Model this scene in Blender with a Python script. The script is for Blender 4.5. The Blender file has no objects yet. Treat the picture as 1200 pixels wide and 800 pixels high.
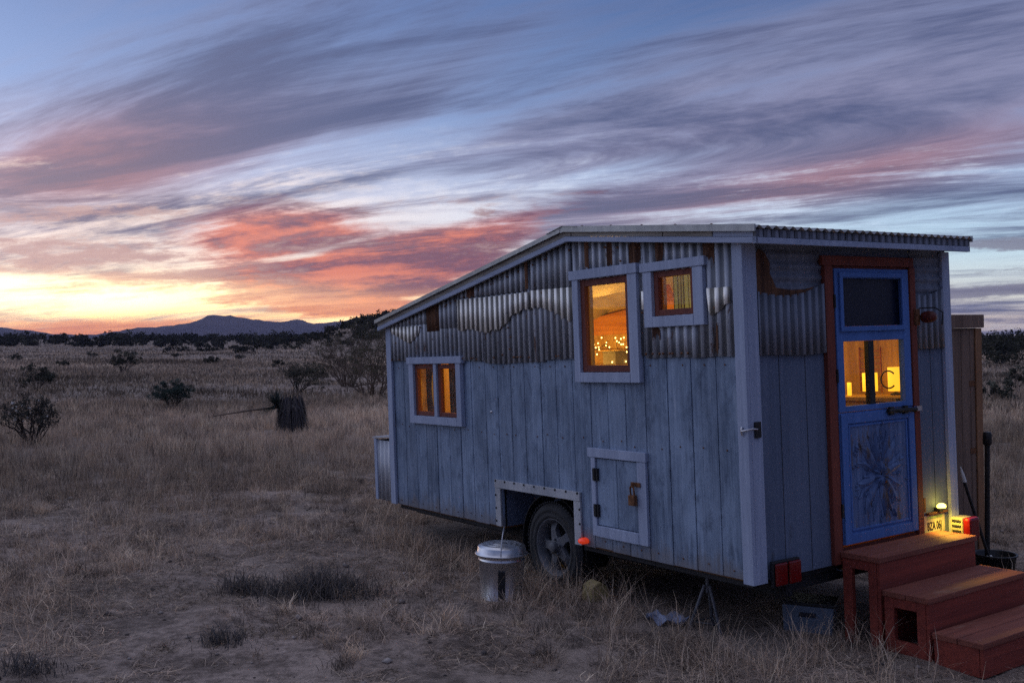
import bpy, math, random
import numpy as np
from mathutils import Matrix, Vector, noise as mnoise

random.seed(7)
rng = np.random.default_rng(7)
scene = bpy.context.scene
col = scene.collection
R = math.radians
EYE = 1.97                      # camera height above the plain

# ------------------------------------------------------------------ helpers
class MB:
    """collects shapes and links them as ONE mesh object"""
    def __init__(s): s.v = []; s.f = []; s.sm = []
    def add(s, vs, fs, smooth=False):
        o = len(s.v); s.v += [tuple(p) for p in vs]
        for q in fs: s.f.append([i + o for i in q]); s.sm.append(smooth)
        return s
    def box(s, x0, x1, y0, y1, z0, z1):
        x0, x1 = min(x0, x1), max(x0, x1); y0, y1 = min(y0, y1), max(y0, y1); z0, z1 = min(z0, z1), max(z0, z1)
        return s.add([(x, y, z) for z in (z0, z1) for y in (y0, y1) for x in (x0, x1)],
              [(0, 2, 3, 1), (4, 5, 7, 6), (0, 1, 5, 4), (2, 6, 7, 3), (0, 4, 6, 2), (1, 3, 7, 5)])
    def obox(s, mat, sx, sy, sz):
        m = MB().box(-sx/2, sx/2, -sy/2, sy/2, -sz/2, sz/2)
        return s.add([mat @ Vector(p) for p in m.v], m.f)
    def prism(s, poly, axis, a0, a1):
        """poly: 2D points in the two other axes (cyclic order), extruded along axis"""
        n = len(poly); vs = []
        for a in (a0, a1):
            for p in poly:
                q = list(p); q.insert(axis, a); vs.append(q)
        fs = [tuple(range(n))[::-1], tuple(range(n, 2*n))]
        for i in range(n): j = (i+1) % n; fs.append((i, j, j+n, i+n))
        return s.add(vs, fs)
    def tube(s, pts, r, n=8, cap=True, smooth=True):
        pts = [Vector(p) for p in pts]
        rr = list(r) if hasattr(r, '__len__') else [r]*len(pts)
        rings = []; up = None
        for i, p in enumerate(pts):
            d = (pts[min(i+1, len(pts)-1)] - pts[max(i-1, 0)])
            if d.length < 1e-9: d = Vector((0, 0, 1))
            d.normalize()
            if up is None:
                up = d.orthogonal().normalized()
            else:
                up = (up - d*up.dot(d))
                up = up.normalized() if up.length > 1e-6 else d.orthogonal().normalized()
            b = d.cross(up)
            rings.append([p + (up*math.cos(2*math.pi*k/n) + b*math.sin(2*math.pi*k/n))*rr[i] for k in range(n)])
        vs = [q for ring in rings for q in ring]; fs = []
        for i in range(len(pts)-1):
            for k in range(n):
                k2 = (k+1) % n
                fs.append((i*n+k, i*n+k2, (i+1)*n+k2, (i+1)*n+k))
        s.add(vs, fs, smooth)
        if cap:
            s.add(rings[0], [tuple(range(n))[::-1]]); s.add(rings[-1], [tuple(range(n))])
        return s
    def lathe(s, prof, n=32, mat=None, smooth=True):
        """prof: (radius, height) pairs about local z"""
        mat = mat or Matrix.Identity(4); vs = []; fs = []
        for r, h in prof:
            for k in range(n):
                a = 2*math.pi*k/n
                vs.append(mat @ Vector((r*math.cos(a), r*math.sin(a), h)))
        for i in range(len(prof)-1):
            for k in range(n):
                k2 = (k+1) % n
                fs.append((i*n+k, i*n+k2, (i+1)*n+k2, (i+1)*n+k))
        return s.add(vs, fs, smooth)
    def grid(s, rows, smooth=False):
        """rows: list of equal-length point lists"""
        n = len(rows[0]); vs = [p for r in rows for p in r]; fs = []
        for i in range(len(rows)-1):
            for k in range(n-1):
                fs.append((i*n+k, i*n+k+1, (i+1)*n+k+1, (i+1)*n+k))
        return s.add(vs, fs, smooth)
    def build(s, name, mat, parent=None, bevel=0, solid=0, recalc=True):
        me = bpy.data.meshes.new(name); me.from_pydata(s.v, [], s.f)
        me.polygons.foreach_set('use_smooth', s.sm)
        if recalc:
            import bmesh
            b = bmesh.new(); b.from_mesh(me); bmesh.ops.recalc_face_normals(b, faces=b.faces); b.to_mesh(me); b.free()
        me.materials.append(mat); me.update()
        o = bpy.data.objects.new(name, me); col.objects.link(o)
        if parent: o.parent = parent
        if solid:
            m = o.modifiers.new('solid', 'SOLIDIFY'); m.thickness = solid; m.offset = 0
        if bevel:
            m = o.modifiers.new('bevel', 'BEVEL'); m.width = bevel; m.segments = 2; m.limit_method = 'ANGLE'
        return o

def pieces(name, mb, mat, parent, mats):
    """the same small piece set at several places, each an object of its own"""
    first = mb.build(name, mat, parent)
    for i, m in enumerate(mats):
        o = first if i == 0 else first.copy()
        if i: col.objects.link(o); o.parent = parent
        o.matrix_local = m
    return first
def tag(o, label=None, cat=None, group=None, kind=None):
    if label: o['label'] = label
    if cat: o['category'] = cat
    if group: o['group'] = group
    if kind: o['kind'] = kind
    return o

def empty(name, matrix=None, loc=None, rz=0):
    o = bpy.data.objects.new(name, None); col.objects.link(o); o.empty_display_size = .2
    if matrix is not None: o.matrix_world = matrix
    else: o.location = loc; o.rotation_euler = (0, 0, rz)
    return o

# ------------------------------------------------------------------ node wrapper
class G:
    def __init__(s, tree): s.t = tree
    def n(s, typ, **kw):
        nd = s.t.nodes.new(typ)
        for k, v in kw.items(): setattr(nd, k, v)
        return nd
    def link(s, a, b):
        if isinstance(a, V): s.t.links.new(a.s, b)
        elif isinstance(a, (tuple, list)): b.default_value = tuple(a) if len(a) == len(b.default_value) else tuple(a)+(1,)
        else: b.default_value = a
    def math(s, op, a, b=None, c=None, clamp=False):
        nd = s.n('ShaderNodeMath', operation=op, use_clamp=clamp)
        for i, x in enumerate((a, b, c)):
            if x is not None: s.link(x, nd.inputs[i])
        return V(s, nd.outputs[0])
    def comb(s, x, y, z=0.0):
        nd = s.n('ShaderNodeCombineXYZ')
        for i, q in enumerate((x, y, z)): s.link(q, nd.inputs[i])
        return V(s, nd.outputs[0])
    def sep(s, v):
        nd = s.n('ShaderNodeSeparateXYZ'); s.link(v, nd.inputs[0])
        return [V(s, o) for o in nd.outputs]
    def noise(s, vec, scale, detail=4, rough=.55, dist=0, out=0, dim='3D'):
        nd = s.n('ShaderNodeTexNoise', noise_dimensions=dim); s.link(vec, nd.inputs['Vector'])
        nd.inputs['Scale'].default_value = scale; nd.inputs['Detail'].default_value = detail
        nd.inputs['Roughness'].default_value = rough; nd.inputs['Distortion'].default_value = dist
        return V(s, nd.outputs[out])
    def smooth(s, x, a, b, lo=0., hi=1.):
        nd = s.n('ShaderNodeMapRange', interpolation_type='SMOOTHSTEP')
        s.link(x, nd.inputs[0])
        for i, q in enumerate((a, b, lo, hi)): nd.inputs[i+1].default_value = q
        return V(s, nd.outputs[0])
    def mix(s, f, a, b, blend='MIX'):
        nd = s.n('ShaderNodeMix', data_type='RGBA', blend_type=blend)
        s.link(f, nd.inputs[0]); s.link(a, nd.inputs[6]); s.link(b, nd.inputs[7])
        return V(s, nd.outputs[2])
    def scale(s, v, sc):
        nd = s.n('ShaderNodeMapping'); s.link(v, nd.inputs[0]); nd.inputs['Scale'].default_value = sc
        return V(s, nd.outputs[0])
    def ramp(s, f, stops, interp='LINEAR'):
        nd = s.n('ShaderNodeValToRGB'); s.link(f, nd.inputs[0]); cr = nd.color_ramp; cr.interpolation = interp
        while len(cr.elements) < len(stops): cr.elements.new(.5)
        for e, (p, c) in zip(cr.elements, stops): e.position = p; e.color = tuple(c)+(1,)
        return V(s, nd.outputs[0])
    def coord(s, which='Object'):
        return V(s, s.n('ShaderNodeTexCoord').outputs[which])
    def bump(s, h, strength=.3, dist=.01):
        nd = s.n('ShaderNodeBump'); s.link(h, nd.inputs['Height'])
        nd.inputs['Strength'].default_value = strength; nd.inputs['Distance'].default_value = dist
        return V(s, nd.outputs[0])
class V:
    def __init__(s, g, so): s.g = g; s.s = so
    def __add__(s, o): return s.g.math('ADD', s, o)
    __radd__ = __add__
    def __sub__(s, o): return s.g.math('SUBTRACT', s, o)
    def __rsub__(s, o): return s.g.math('SUBTRACT', o, s)
    def __mul__(s, o): return s.g.math('MULTIPLY', s, o)
    __rmul__ = __mul__
    def __truediv__(s, o): return s.g.math('DIVIDE', s, o)

def material(name, fn, rough=.7, metal=0., spec=.3):
    """fn(g) -> dict(color=, rough=, bump=, metal=)"""
    m = bpy.data.materials.new(name); m.use_nodes = True
    t = m.node_tree; g = G(t); b = t.nodes['Principled BSDF']
    d = fn(g)
    g.link(d['color'], b.inputs['Base Color'])
    g.link(d.get('rough', rough), b.inputs['Roughness'])
    g.link(d.get('metal', metal), b.inputs['Metallic'])
    b.inputs['Specular IOR Level'].default_value = spec
    if 'bump' in d: g.link(d['bump'], b.inputs['Normal'])
    if 'emit' in d:
        g.link(d['emit'], b.inputs['Emission Color']); b.inputs['Emission Strength'].default_value = d.get('power', 1)
    if 'trans' in d: b.inputs['Transmission Weight'].default_value = d['trans']
    return m

def plain(name, c, rough=.7, metal=0., var=.25, sc=9., spec=.3):
    def f(g):
        co = g.coord(); n = g.noise(co, sc, 5, .65); n2 = g.noise(co, sc*9, 3, .6)
        k = tuple(x*(1-var) for x in c); h = tuple(min(1, x*(1+var)) for x in c)
        return dict(color=g.mix(g.smooth(n*.7+n2*.3, .32, .68), k, h), bump=g.bump(n2, .15, .004),
                    rough=g.smooth(n2, .2, .8, max(.02, rough-.08), min(1, rough+.1)))
    return material(name, f, rough, metal, spec)

def wood(name, a, b, axis=2, board=0., baxis=1, worn=None, rough=.75, fine=1., wornlim=(.6, .72)):
    """grain runs along axis; a: light tone, b: dark tone; board: width over which tone jumps"""
    def f(g):
        co = g.coord(); s = [26*fine, 26*fine, 26*fine]; s[axis] = 1.1*fine
        gr = g.noise(g.scale(co, s), 1, 6, .62, .8)
        s2 = [4, 4, 4]; s2[axis] = .8
        bl = g.noise(g.scale(co, s2), 1, 5, .6)
        k = g.smooth(gr*.55+bl*.45, .36, .66)
        c = g.mix(k, b, a)
        if board:
            ax = g.sep(co)[baxis]
            wn = g.n('ShaderNodeTexWhiteNoise', noise_dimensions='1D'); g.link(g.math('FLOOR', ax/board), wn.inputs['W'])
            c = g.mix(1., c, g.mix(V(g, wn.outputs[0]), (.78, .78, .80), (1.12, 1.12, 1.1)), 'MULTIPLY')
        if worn:
            s3 = [9, 9, 9]; s3[axis] = 2.2
            w = g.smooth(g.noise(g.scale(co, s3), 1, 6, .7), *wornlim)
            c = g.mix(w, c, worn)
        return dict(color=c, bump=g.bump(gr, .35, .004))
    return material(name, f, rough)

# ------------------------------------------------------------------ materials
SID_A, SID_B = (.262, .342, .47), (.105, .147, .22)
M = {}
fr_ = lambda v: v-.5
def siding(g):
    co = g.coord()
    gr = g.noise(g.scale(co, (20, 30, 1.3)), 1, 7, .65, 1.2)
    bl = g.noise(g.scale(co, (3, 3.4, 2.0)), 1, 6, .68, .4)
    br = g.noise(g.scale(co, (6, 9, 4.5)), 1, 4, .7)
    wn = g.n('ShaderNodeTexWhiteNoise', noise_dimensions='1D'); g.link(g.math('FLOOR', g.sep(co)[1]/.215), wn.inputs['W'])
    c = g.mix(g.smooth(gr*.45+bl*.55, .34, .64), SID_B, SID_A)
    c = g.mix(1., c, g.mix(V(g, wn.outputs[0]), (.86, .86, .87), (1.1, 1.1, 1.1)), 'MULTIPLY')
    c = g.mix(g.smooth(br, .52, .72, 0., .7), c, (.075, .10, .15))
    c = g.mix(g.smooth(gr, .62, .74, 0., .5), c, (.42, .45, .52))
    zz = g.sep(co)[2]; mud = g.smooth(zz+fr_(br)*.35+fr_(gr)*.15, .16, .0, 0., .6); c = g.mix(mud, c, (.17, .14, .12))
    return dict(color=c, bump=g.bump(gr*.7+br*.3, .5, .004), rough=g.smooth(br, .3, .7, .6, .85))
M['siding'] = material('weathered_blue_siding', siding)
M['endpanel'] = wood('dark_blue_end_panel', (.14, .175, .255), (.10, .13, .195), 2, worn=(.075, .085, .11), wornlim=(.58, .75))
M['trim'] = wood('blue_grey_trim', (.40, .46, .60), (.29, .34, .46), 2)
M['trim_h'] = wood('blue_grey_trim_across', (.40, .46, .60), (.29, .34, .46), 1)
M['redsash'] = wood('red_brown_sash', (.20, .062, .045), (.12, .036, .03), 2)
M['redtrim'] = wood('red_door_trim', (.22, .055, .035), (.14, .035, .025), 2)
M['step'] = wood('red_step_paint', (.31, .062, .04), (.18, .037, .027), 0, worn=(.33, .13, .09), wornlim=(.62, .85))
M['tread'] = wood('worn_red_tread', (.29, .095, .062), (.17, .053, .037), 0, worn=(.40, .25, .18), wornlim=(.56, .80))
M['door'] = wood('bright_blue_door', (.095, .20, .50), (.065, .145, .38), 2)
M['carving'] = wood('worn_blue_carving', (.17, .25, .44), (.06, .10, .22), 2, worn=(.13, .095, .075), wornlim=(.53, .64))
def tin(dark, light, rust_lo, metal, rough, streak=1., ribs=None):
    """zinc sheet; ribs=(axis, pitch, shade) paints rib light and shade into the colour: paler ridges, darker valleys"""
    def f(g):
        co = g.coord()
        st = g.noise(g.scale(co, (16, 16, 1.1)), 1, 6, .65, .5)
        bl = g.noise(co, 2.6, 6, .7, .5)
        ru = g.noise(g.scale(co, (5, 6.5, 2.0)), 1, 7, .72, .3)
        c = g.mix(g.smooth(st*.6*streak+bl*(1-.6*streak), .32, .68), dark, light)
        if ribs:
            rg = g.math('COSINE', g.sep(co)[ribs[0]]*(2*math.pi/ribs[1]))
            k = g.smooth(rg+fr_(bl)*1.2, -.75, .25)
            c = g.mix(1., c, g.mix(k, (1.25, 1.25, 1.25), (ribs[2],)*3), 'MULTIPLY')  # ridge highlight and valley shade painted into the zinc colour
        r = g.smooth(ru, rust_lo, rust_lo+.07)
        rc = g.mix(g.smooth(st, .35, .65), (.055, .026, .018), (.16, .075, .04))
        c = g.mix(r*.9, c, rc)
        return dict(color=c, metal=g.math('MULTIPLY', 1-r, metal), rough=g.smooth(st+r*.4, .25, .85, rough, rough+.25), bump=g.bump(bl, .12, .01))
    return f
fr_ = lambda v: v-.5
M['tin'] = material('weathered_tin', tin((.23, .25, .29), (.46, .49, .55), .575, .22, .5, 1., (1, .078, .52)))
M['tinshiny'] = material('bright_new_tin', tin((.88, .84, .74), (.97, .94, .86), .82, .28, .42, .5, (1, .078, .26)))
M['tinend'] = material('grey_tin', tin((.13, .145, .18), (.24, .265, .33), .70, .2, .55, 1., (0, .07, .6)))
M['tinflat'] = material('grey_ribbed_tin', tin((.12, .135, .17), (.22, .245, .31), .66, .2, .55))
M['rusty'] = material('rusted_tin', tin((.07, .03, .02), (.17, .08, .045), .2, .2, .7))
M['roof'] = material('roof_tin', tin((.24, .25, .26), (.42, .43, .44), .7, .6, .4, .4))
M['galv'] = material('galvanised_steel', tin((.36, .38, .42), (.60, .62, .66), .8, .85, .25, .3))
M['galvtrim'] = material('galvanised_strip', tin((.33, .35, .39), (.52, .54, .58), .75, .35, .5, .5))
M['pailsteel'] = material('pail_steel', tin((.45, .46, .49), (.70, .71, .74), .82, .95, .2, .3))
M['greyboard'] = wood('weathered_grey_board', (.42, .40, .36), (.22, .20, .18), 1)
M['black'] = plain('black_iron', (.018, .018, .02), .5)
M['undercarriage'] = plain('dark_undercarriage', (.03, .03, .033), .8)
M['rubber'] = plain('tyre_rubber', (.032, .033, .036), .75, var=.3)
M['rim'] = plain('dusty_grey_rim', (.12, .125, .14), .55, .2, var=.3)
M['rustiron'] = plain('rusty_iron', (.17, .075, .035), .75, .2, var=.45, sc=30)
M['chrome'] = plain('chrome', (.6, .6, .62), .2, .9)
M['redlens'] = material('red_lens', lambda g: dict(color=(.16, .005, .006), rough=.15, emit=(1., .06, .02), power=.0), spec=.5)
M['redlit'] = material('lit_red_marker', lambda g: dict(color=(.7, .04, .02), rough=.2, emit=(1., .07, .02), power=.32), spec=.5)
M['ivory'] = plain('ivory_plastic', (.36, .33, .24), .4, var=.1)
M['plate'] = plain('pale_plate', (.42, .38, .25), .4, var=.08)
M['ink'] = plain('dark_plate_ink', (.02, .02, .03), .5)
M['plategreen'] = plain('plate_green', (.25, .36, .14), .5)
M['darkpane'] = plain('dark_navy_glass', (.008, .012, .028), .35, var=.1, spec=.25)
M['iwood'] = wood('warm_interior_boards', (.58, .36, .14), (.34, .185, .065), 2, board=.14, baxis=1)
M['iwood2'] = wood('warm_partition_boards', (.60, .38, .15), (.36, .20, .07), 2, board=.13, baxis=0)
M['ibeam'] = wood('orange_beam', (.50, .20, .05), (.32, .11, .03), 1)
M['iceil'] = wood('pale_ceiling_boards', (.62, .50, .28), (.48, .36, .18), 1, board=.2, baxis=0)
M['ifloor'] = wood('brown_floor_boards', (.25, .14, .07), (.16, .08, .04), 1)
M['curtain'] = plain('grey_curtain_cloth', (.21, .185, .18), .9, var=.2, sc=6)
M['drape'] = plain('draped_ceiling_cloth', (.30, .24, .18), .9, var=.25, sc=6)
M['greencloth'] = plain('sage_green_cloth', (.36, .42, .25), .9, var=.2, sc=6)
M['orangecloth'] = plain('orange_cloth', (.70, .20, .03), .8, var=.2)
M['darkblind'] = plain('navy_blind', (.008, .011, .02), .9, var=.1)
M['darkglassware'] = plain('dark_bottle_glass', (.03, .02, .012), .15)
M['shade'] = material('lit_lamp_shade', lambda g: dict(color=(.8, .55, .2), rough=.8, emit=(1., .52, .025), power=1.25))
M['fairy'] = material('fairy_bulb', lambda g: dict(color=(.9, .7, .3), rough=.5, emit=(1., .66, .18), power=9.))
M['porchlit'] = material('lit_plate_lamp', lambda g: dict(color=(.9, .8, .4), rough=.4, emit=(1., .74, .09), power=7.))
M['cedar'] = wood('weathered_cedar', (.30, .20, .145), (.17, .11, .08), 2, board=.14, baxis=0)
M['cedarlight'] = wood('fresh_cedar_batten', (.34, .18, .09), (.24, .12, .06), 2)
M['bluegreyplastic'] = plain('blue_grey_plastic', (.10, .13, .18), .5, var=.12)
M['blackplastic'] = plain('black_plastic', (.02, .02, .022), .4)
M['whiteplastic'] = plain('white_plastic', (.62, .62, .6), .45)
M['yellowstone'] = plain('yellow_block', (.36, .29, .13), .85, var=.35, sc=20)
M['bluecloth'] = plain('pale_blue_cloth', (.24, .27, .37), .9, var=.2)
M['stone'] = plain('pale_stone', (.30, .27, .25), .9, var=.3, sc=7)
M['bark'] = plain('grey_bark', (.15, .11, .085), .9, var=.4, sc=14)
M['darkbark'] = plain('dark_bark', (.05, .04, .036), .9, var=.4, sc=14)
def glass():
    m = bpy.data.materials.new('window_glass'); m.use_nodes = True; t = m.node_tree; g = G(t)
    t.nodes.remove(t.nodes['Principled BSDF'])
    tr = g.n('ShaderNodeBsdfTransparent'); tr.inputs[0].default_value = (.93, .94, .92, 1)
    gl = g.n('ShaderNodeBsdfGlossy'); gl.inputs['Roughness'].default_value = .02
    lw = g.n('ShaderNodeLayerWeight'); fr = g.math('POWER', V(g, lw.outputs['Facing']), 5.)*.85+.03
    mx = g.n('ShaderNodeMixShader')
    t.links.new(fr.s, mx.inputs[0]); t.links.new(tr.outputs[0], mx.inputs[1]); t.links.new(gl.outputs[0], mx.inputs[2])
    t.links.new(mx.outputs[0], t.nodes['Material Output'].inputs[0])
    return m
M['glass'] = glass()

def foliage(name, attr='tint', trans=.25, rough=.8):
    """leaf and blade material: colour comes from the per-leaf tint"""
    m = bpy.data.materials.new(name); m.use_nodes = True; t = m.node_tree; g = G(t)
    t.nodes.remove(t.nodes['Principled BSDF'])
    a = g.n('ShaderNodeAttribute', attribute_name=attr); c = V(g, a.outputs['Color'])
    df = g.n('ShaderNodeBsdfDiffuse'); g.link(c, df.inputs[0])
    tl = g.n('ShaderNodeBsdfTranslucent'); g.link(c, tl.inputs[0])
    mx = g.n('ShaderNodeMixShader'); mx.inputs[0].default_value = trans
    t.links.new(df.outputs[0], mx.inputs[1]); t.links.new(tl.outputs[0], mx.inputs[2])
    t.links.new(mx.outputs[0], t.nodes['Material Output'].inputs[0])
    return m
M['grass'] = foliage('dry_straw_grass')
M['leaf'] = foliage('desert_leaves', trans=.15)

# ------------------------------------------------------------------ terrain
def vnoise(x, y, sc, seed):
    """smooth value noise on numpy arrays, 0..1"""
    r = np.random.default_rng(seed); T = r.random((257, 257))
    u = np.asarray(x)/sc + 1000.37; v = np.asarray(y)/sc + 1000.71
    i = np.floor(u).astype(int); j = np.floor(v).astype(int); a = u-i; b = v-j
    a = a*a*(3-2*a); b = b*b*(3-2*b); i0 = i % 256; j0 = j % 256; i1 = (i+1) % 256; j1 = (j+1) % 256
    return (T[i0, j0]*(1-a)+T[i1, j0]*a)*(1-b)+(T[i0, j1]*(1-a)+T[i1, j1]*a)*b
def sstep(x, a, b):
    t = np.clip((x-a)/(b-a), 0, 1); return t*t*(3-2*t)
def height(x, y):
    x = np.asarray(x, float); y = np.asarray(y, float); d = np.hypot(x, y)
    h = (vnoise(x, y, 2.3, 1)-.5)*.05 + (vnoise(x, y, .6, 2)-.5)*.05*sstep(-d, -60, -20) + (vnoise(x, y, .21, 6)-.5)*.03*sstep(-d, -30, -9)
    h = h + (vnoise(x, y, 14, 3)-.5)*.30*sstep(d, 16, 45)
    h = h + (vnoise(x, y, 55, 4)-.5)*1.0*sstep(d, 60, 160)
    h = h + 2.3*np.exp(-((d-330)/45)**2)*(.6+.8*vnoise(x, y, 60, 5))         # low swell under the woodland
    h = h + 7.4*np.exp(-(((x+22)/19)**2+((y-215)/30)**2))                      # the bushy knoll behind the trailer
    h = h + 1.2*np.exp(-(((x-52)/22)**2+((y-96)/24)**2))
    return h
def hz(x, y): return float(height(np.array([x]), np.array([y]))[0])

def ground_mat(g):
    co = g.coord()
    big = g.noise(co, .16, 5, .6); mid = g.noise(co, 1.3, 6, .65); fin = g.noise(co, 14, 6, .7); peb = g.noise(co, 60, 4, .7)
    c = g.mix(g.smooth(mid*.5+fin*.5, .38, .60), (.15, .115, .095), (.46, .36, .30))
    c = g.mix(g.smooth(big, .40, .62, 0., .55), c, (.20, .165, .13))
    c = g.mix(g.smooth(peb, .58, .68, 0., .75), c, (.06, .048, .043))
    c = g.mix(g.smooth(g.noise(co, 5., 5, .7), .56, .66, 0., .6), c, (.085, .068, .06))
    c = g.mix(g.smooth(fin, .62, .75, 0., .6), c, (.52, .43, .36))
    return dict(color=c, bump=g.bump(fin*.6+peb*.25+mid*.5, 1., .05), rough=.95)
M['dirt'] = material('dry_dirt', ground_mat, spec=.1)
def make_ground():
    ang = np.concatenate([np.linspace(-math.pi, -.80, 60, endpoint=False), np.linspace(-.80, .80, 300, endpoint=False), np.linspace(.80, math.pi, 61)])
    rad = np.concatenate([[.05], np.linspace(1, 5, 10, endpoint=False), np.geomspace(5, 40, 150, endpoint=False), np.geomspace(40, 420, 110, endpoint=False), np.geomspace(420, 5100, 20)])
    A, D = np.meshgrid(ang, rad, indexing='xy')
    X = D*np.sin(A); Y = D*np.cos(A); Z = height(X, Y)
    na, nr = len(ang), len(rad)
    me = bpy.data.meshes.new('ground')
    me.vertices.add(na*nr); me.vertices.foreach_set('co', np.stack([X, Y, Z], -1).ravel())
    i, k = np.meshgrid(np.arange(nr-1), np.arange(na-1), indexing='ij')
    F = np.stack([i*na+k, (i+1)*na+k, (i+1)*na+k+1, i*na+k+1], -1).reshape(-1, 4)
    me.loops.add(F.size); me.loops.foreach_set('vertex_index', F.ravel())
    me.polygons.add(len(F)); me.polygons.foreach_set('loop_start', np.arange(len(F))*4)
    me.update(calc_edges=True)
    me.polygons.foreach_set('use_smooth', np.ones(len(F), bool))
    me.materials.append(M['dirt'])
    o = bpy.data.objects.new('ground', me); col.objects.link(o); tag(o, kind='structure')
    # normals must face up
    if me.polygons[len(F)//2].normal.z < 0: me.flip_normals()
make_ground()

def mountain_mat(g):
    n = g.noise(g.coord(), .004, 6, .6)
    return dict(color=g.mix(g.smooth(n, .35, .65), (.05, .045, .05), (.10, .085, .08)), rough=1.)
M['mountain'] = material('far_mountain_rock', mountain_mat, spec=0)
def mountains(name, dist, ridge, depth):
    """ridge: azimuth (deg) / height (m) profile; a solid range with a front and a back slope"""
    az = np.linspace(ridge[0][0], ridge[-1][0], 260)
    hh = np.interp(az, [p[0] for p in ridge], [p[1] for p in ridge])
    hh = hh*(1.04+.22*(vnoise(az*1.3, az*0+3, 1., 11)-.5)+.10*(vnoise(az*4, az*0+5, 1., 12)-.5)) + 3*(vnoise(az*9, az*0+8, 1., 13)-.5)
    b = MB(); rows = []
    for k, (dd, hf) in enumerate([(-depth, 0), (-depth*.6, .45), (-depth*.25, .8), (0, 1), (depth*.5, .6), (depth, 0)]):
        row = []
        for a, h in zip(az, hh):
            s = R(float(a)); wob = 1+.25*math.sin(a*7+k*2)*(0 < hf < 1)
            row.append(((dist+dd)*math.sin(s), (dist+dd)*math.cos(s), float(h)*hf*(1-(1-wob)*.5) - (6 if hf == 0 else 0)))
        rows.append(row)
    b.grid(rows, True)
    tag(b.build(name, M['mountain']), kind='structure')
mountains('mountain_range', 4000, [(a_, h_*1.16) for a_, h_ in [(-40, 0), (-33, 25), (-30, 40), (-27, 44), (-25.5, 36), (-24, 24), (-22.8, 20), (-21.6, 28), (-20.9, 34), (-20.2, 45), (-19, 51), (-17.6, 60), (-16.2, 80), (-15.3, 81), (-14.2, 70), (-13, 64), (-11.8, 66), (-10.6, 58), (-9.8, 63), (-8.6, 74), (-7, 66), (-5, 70), (-2, 55), (3, 48), (9, 44), (15, 34), (22, 18), (30, 10), (36, 0)]], 500)

# ------------------------------------------------------------------ grass and leaves as raw meshes
def raw_mesh(name, co, faces, tint, mat):
    """faces: list of (n,k) int arrays"""
    me = bpy.data.meshes.new(name)
    me.vertices.add(len(co)); me.vertices.foreach_set('co', np.ascontiguousarray(co, np.float32).ravel())
    loops = np.concatenate([f.ravel() for f in faces]); tot = np.concatenate([np.full(len(f), f.shape[1]) for f in faces])
    me.loops.add(len(loops)); me.loops.foreach_set('vertex_index', loops.astype(np.int32))
    me.polygons.add(len(tot)); me.polygons.foreach_set('loop_start', (np.cumsum(tot)-tot).astype(np.int32))
    me.update(calc_edges=True)
    at = me.attributes.new('tint', 'FLOAT_COLOR', 'POINT')
    at.data.foreach_set('color', np.ascontiguousarray(np.concatenate([tint, np.ones((len(co), 1))], 1), np.float32).ravel())
    me.materials.append(mat)
    o = bpy.data.objects.new(name, me); col.objects.link(o)
    return o

def blades(x, y, z, hgt, wid, lean, tint, curl=None):
    """curved tapering blades; lean = horizontal reach; 4 levels"""
    n = len(x); a = rng.random(n)*2*np.pi; fa = a+np.pi/2+rng.normal(0, .6, n)
    lv = np.array([0, .38, .72, 1.]); ww = np.array([1., .85, .55, 0.])
    co = np.zeros((n, 7, 3)); idx = 0
    kink = rng.normal(0, .18, (n, 4)); kink[:, 0] = 0
    for k, (t, w) in enumerate(zip(lv, ww)):
        reach = lean*(t**1.7) ; up = hgt*(t - .18*t*t*np.minimum(1, lean/np.maximum(hgt, .01)))
        px = x+np.cos(a)*reach+np.cos(fa)*kink[:, k]*lean*.5; py = y+np.sin(a)*reach+np.sin(fa)*kink[:, k]*lean*.5; pz = z+up
        if k < 3:
            for sgn in (-1, 1):
                co[:, idx, 0] = px+sgn*np.cos(fa)*wid*w/2; co[:, idx, 1] = py+sgn*np.sin(fa)*wid*w/2; co[:, idx, 2] = pz; idx += 1
        else:
            co[:, idx, 0] = px; co[:, idx, 1] = py; co[:, idx, 2] = pz
    b = np.arange(n)[:, None]*7
    q = np.concatenate([b+np.array([[0, 1, 3, 2]]), b+np.array([[2, 3, 5, 4]])]); t3 = b+np.array([[4, 5, 6]])
    grad = np.array([.75, .75, .95, .95, 1.05, 1.05, 1.1])
    tc = (tint[:, None, :]*np.ones((1, 7, 1))).reshape(-1, 3)
    return co.reshape(-1, 3), q, t3, tc
def join(parts):
    co = []; q = []; t = []; c = []; o = 0
    for a, b, d, e in parts:
        co.append(a); q.append(b+o); t.append(d+o); c.append(e); o += len(a)
    return np.concatenate(co), [np.concatenate(q), np.concatenate(t)], np.concatenate(c)
def palette(n, cols, jit=.25):
    cols = np.array(cols); k = rng.integers(0, len(cols), n)
    return cols[k]*(1+rng.uniform(-jit, jit, (n, 1)))

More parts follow.
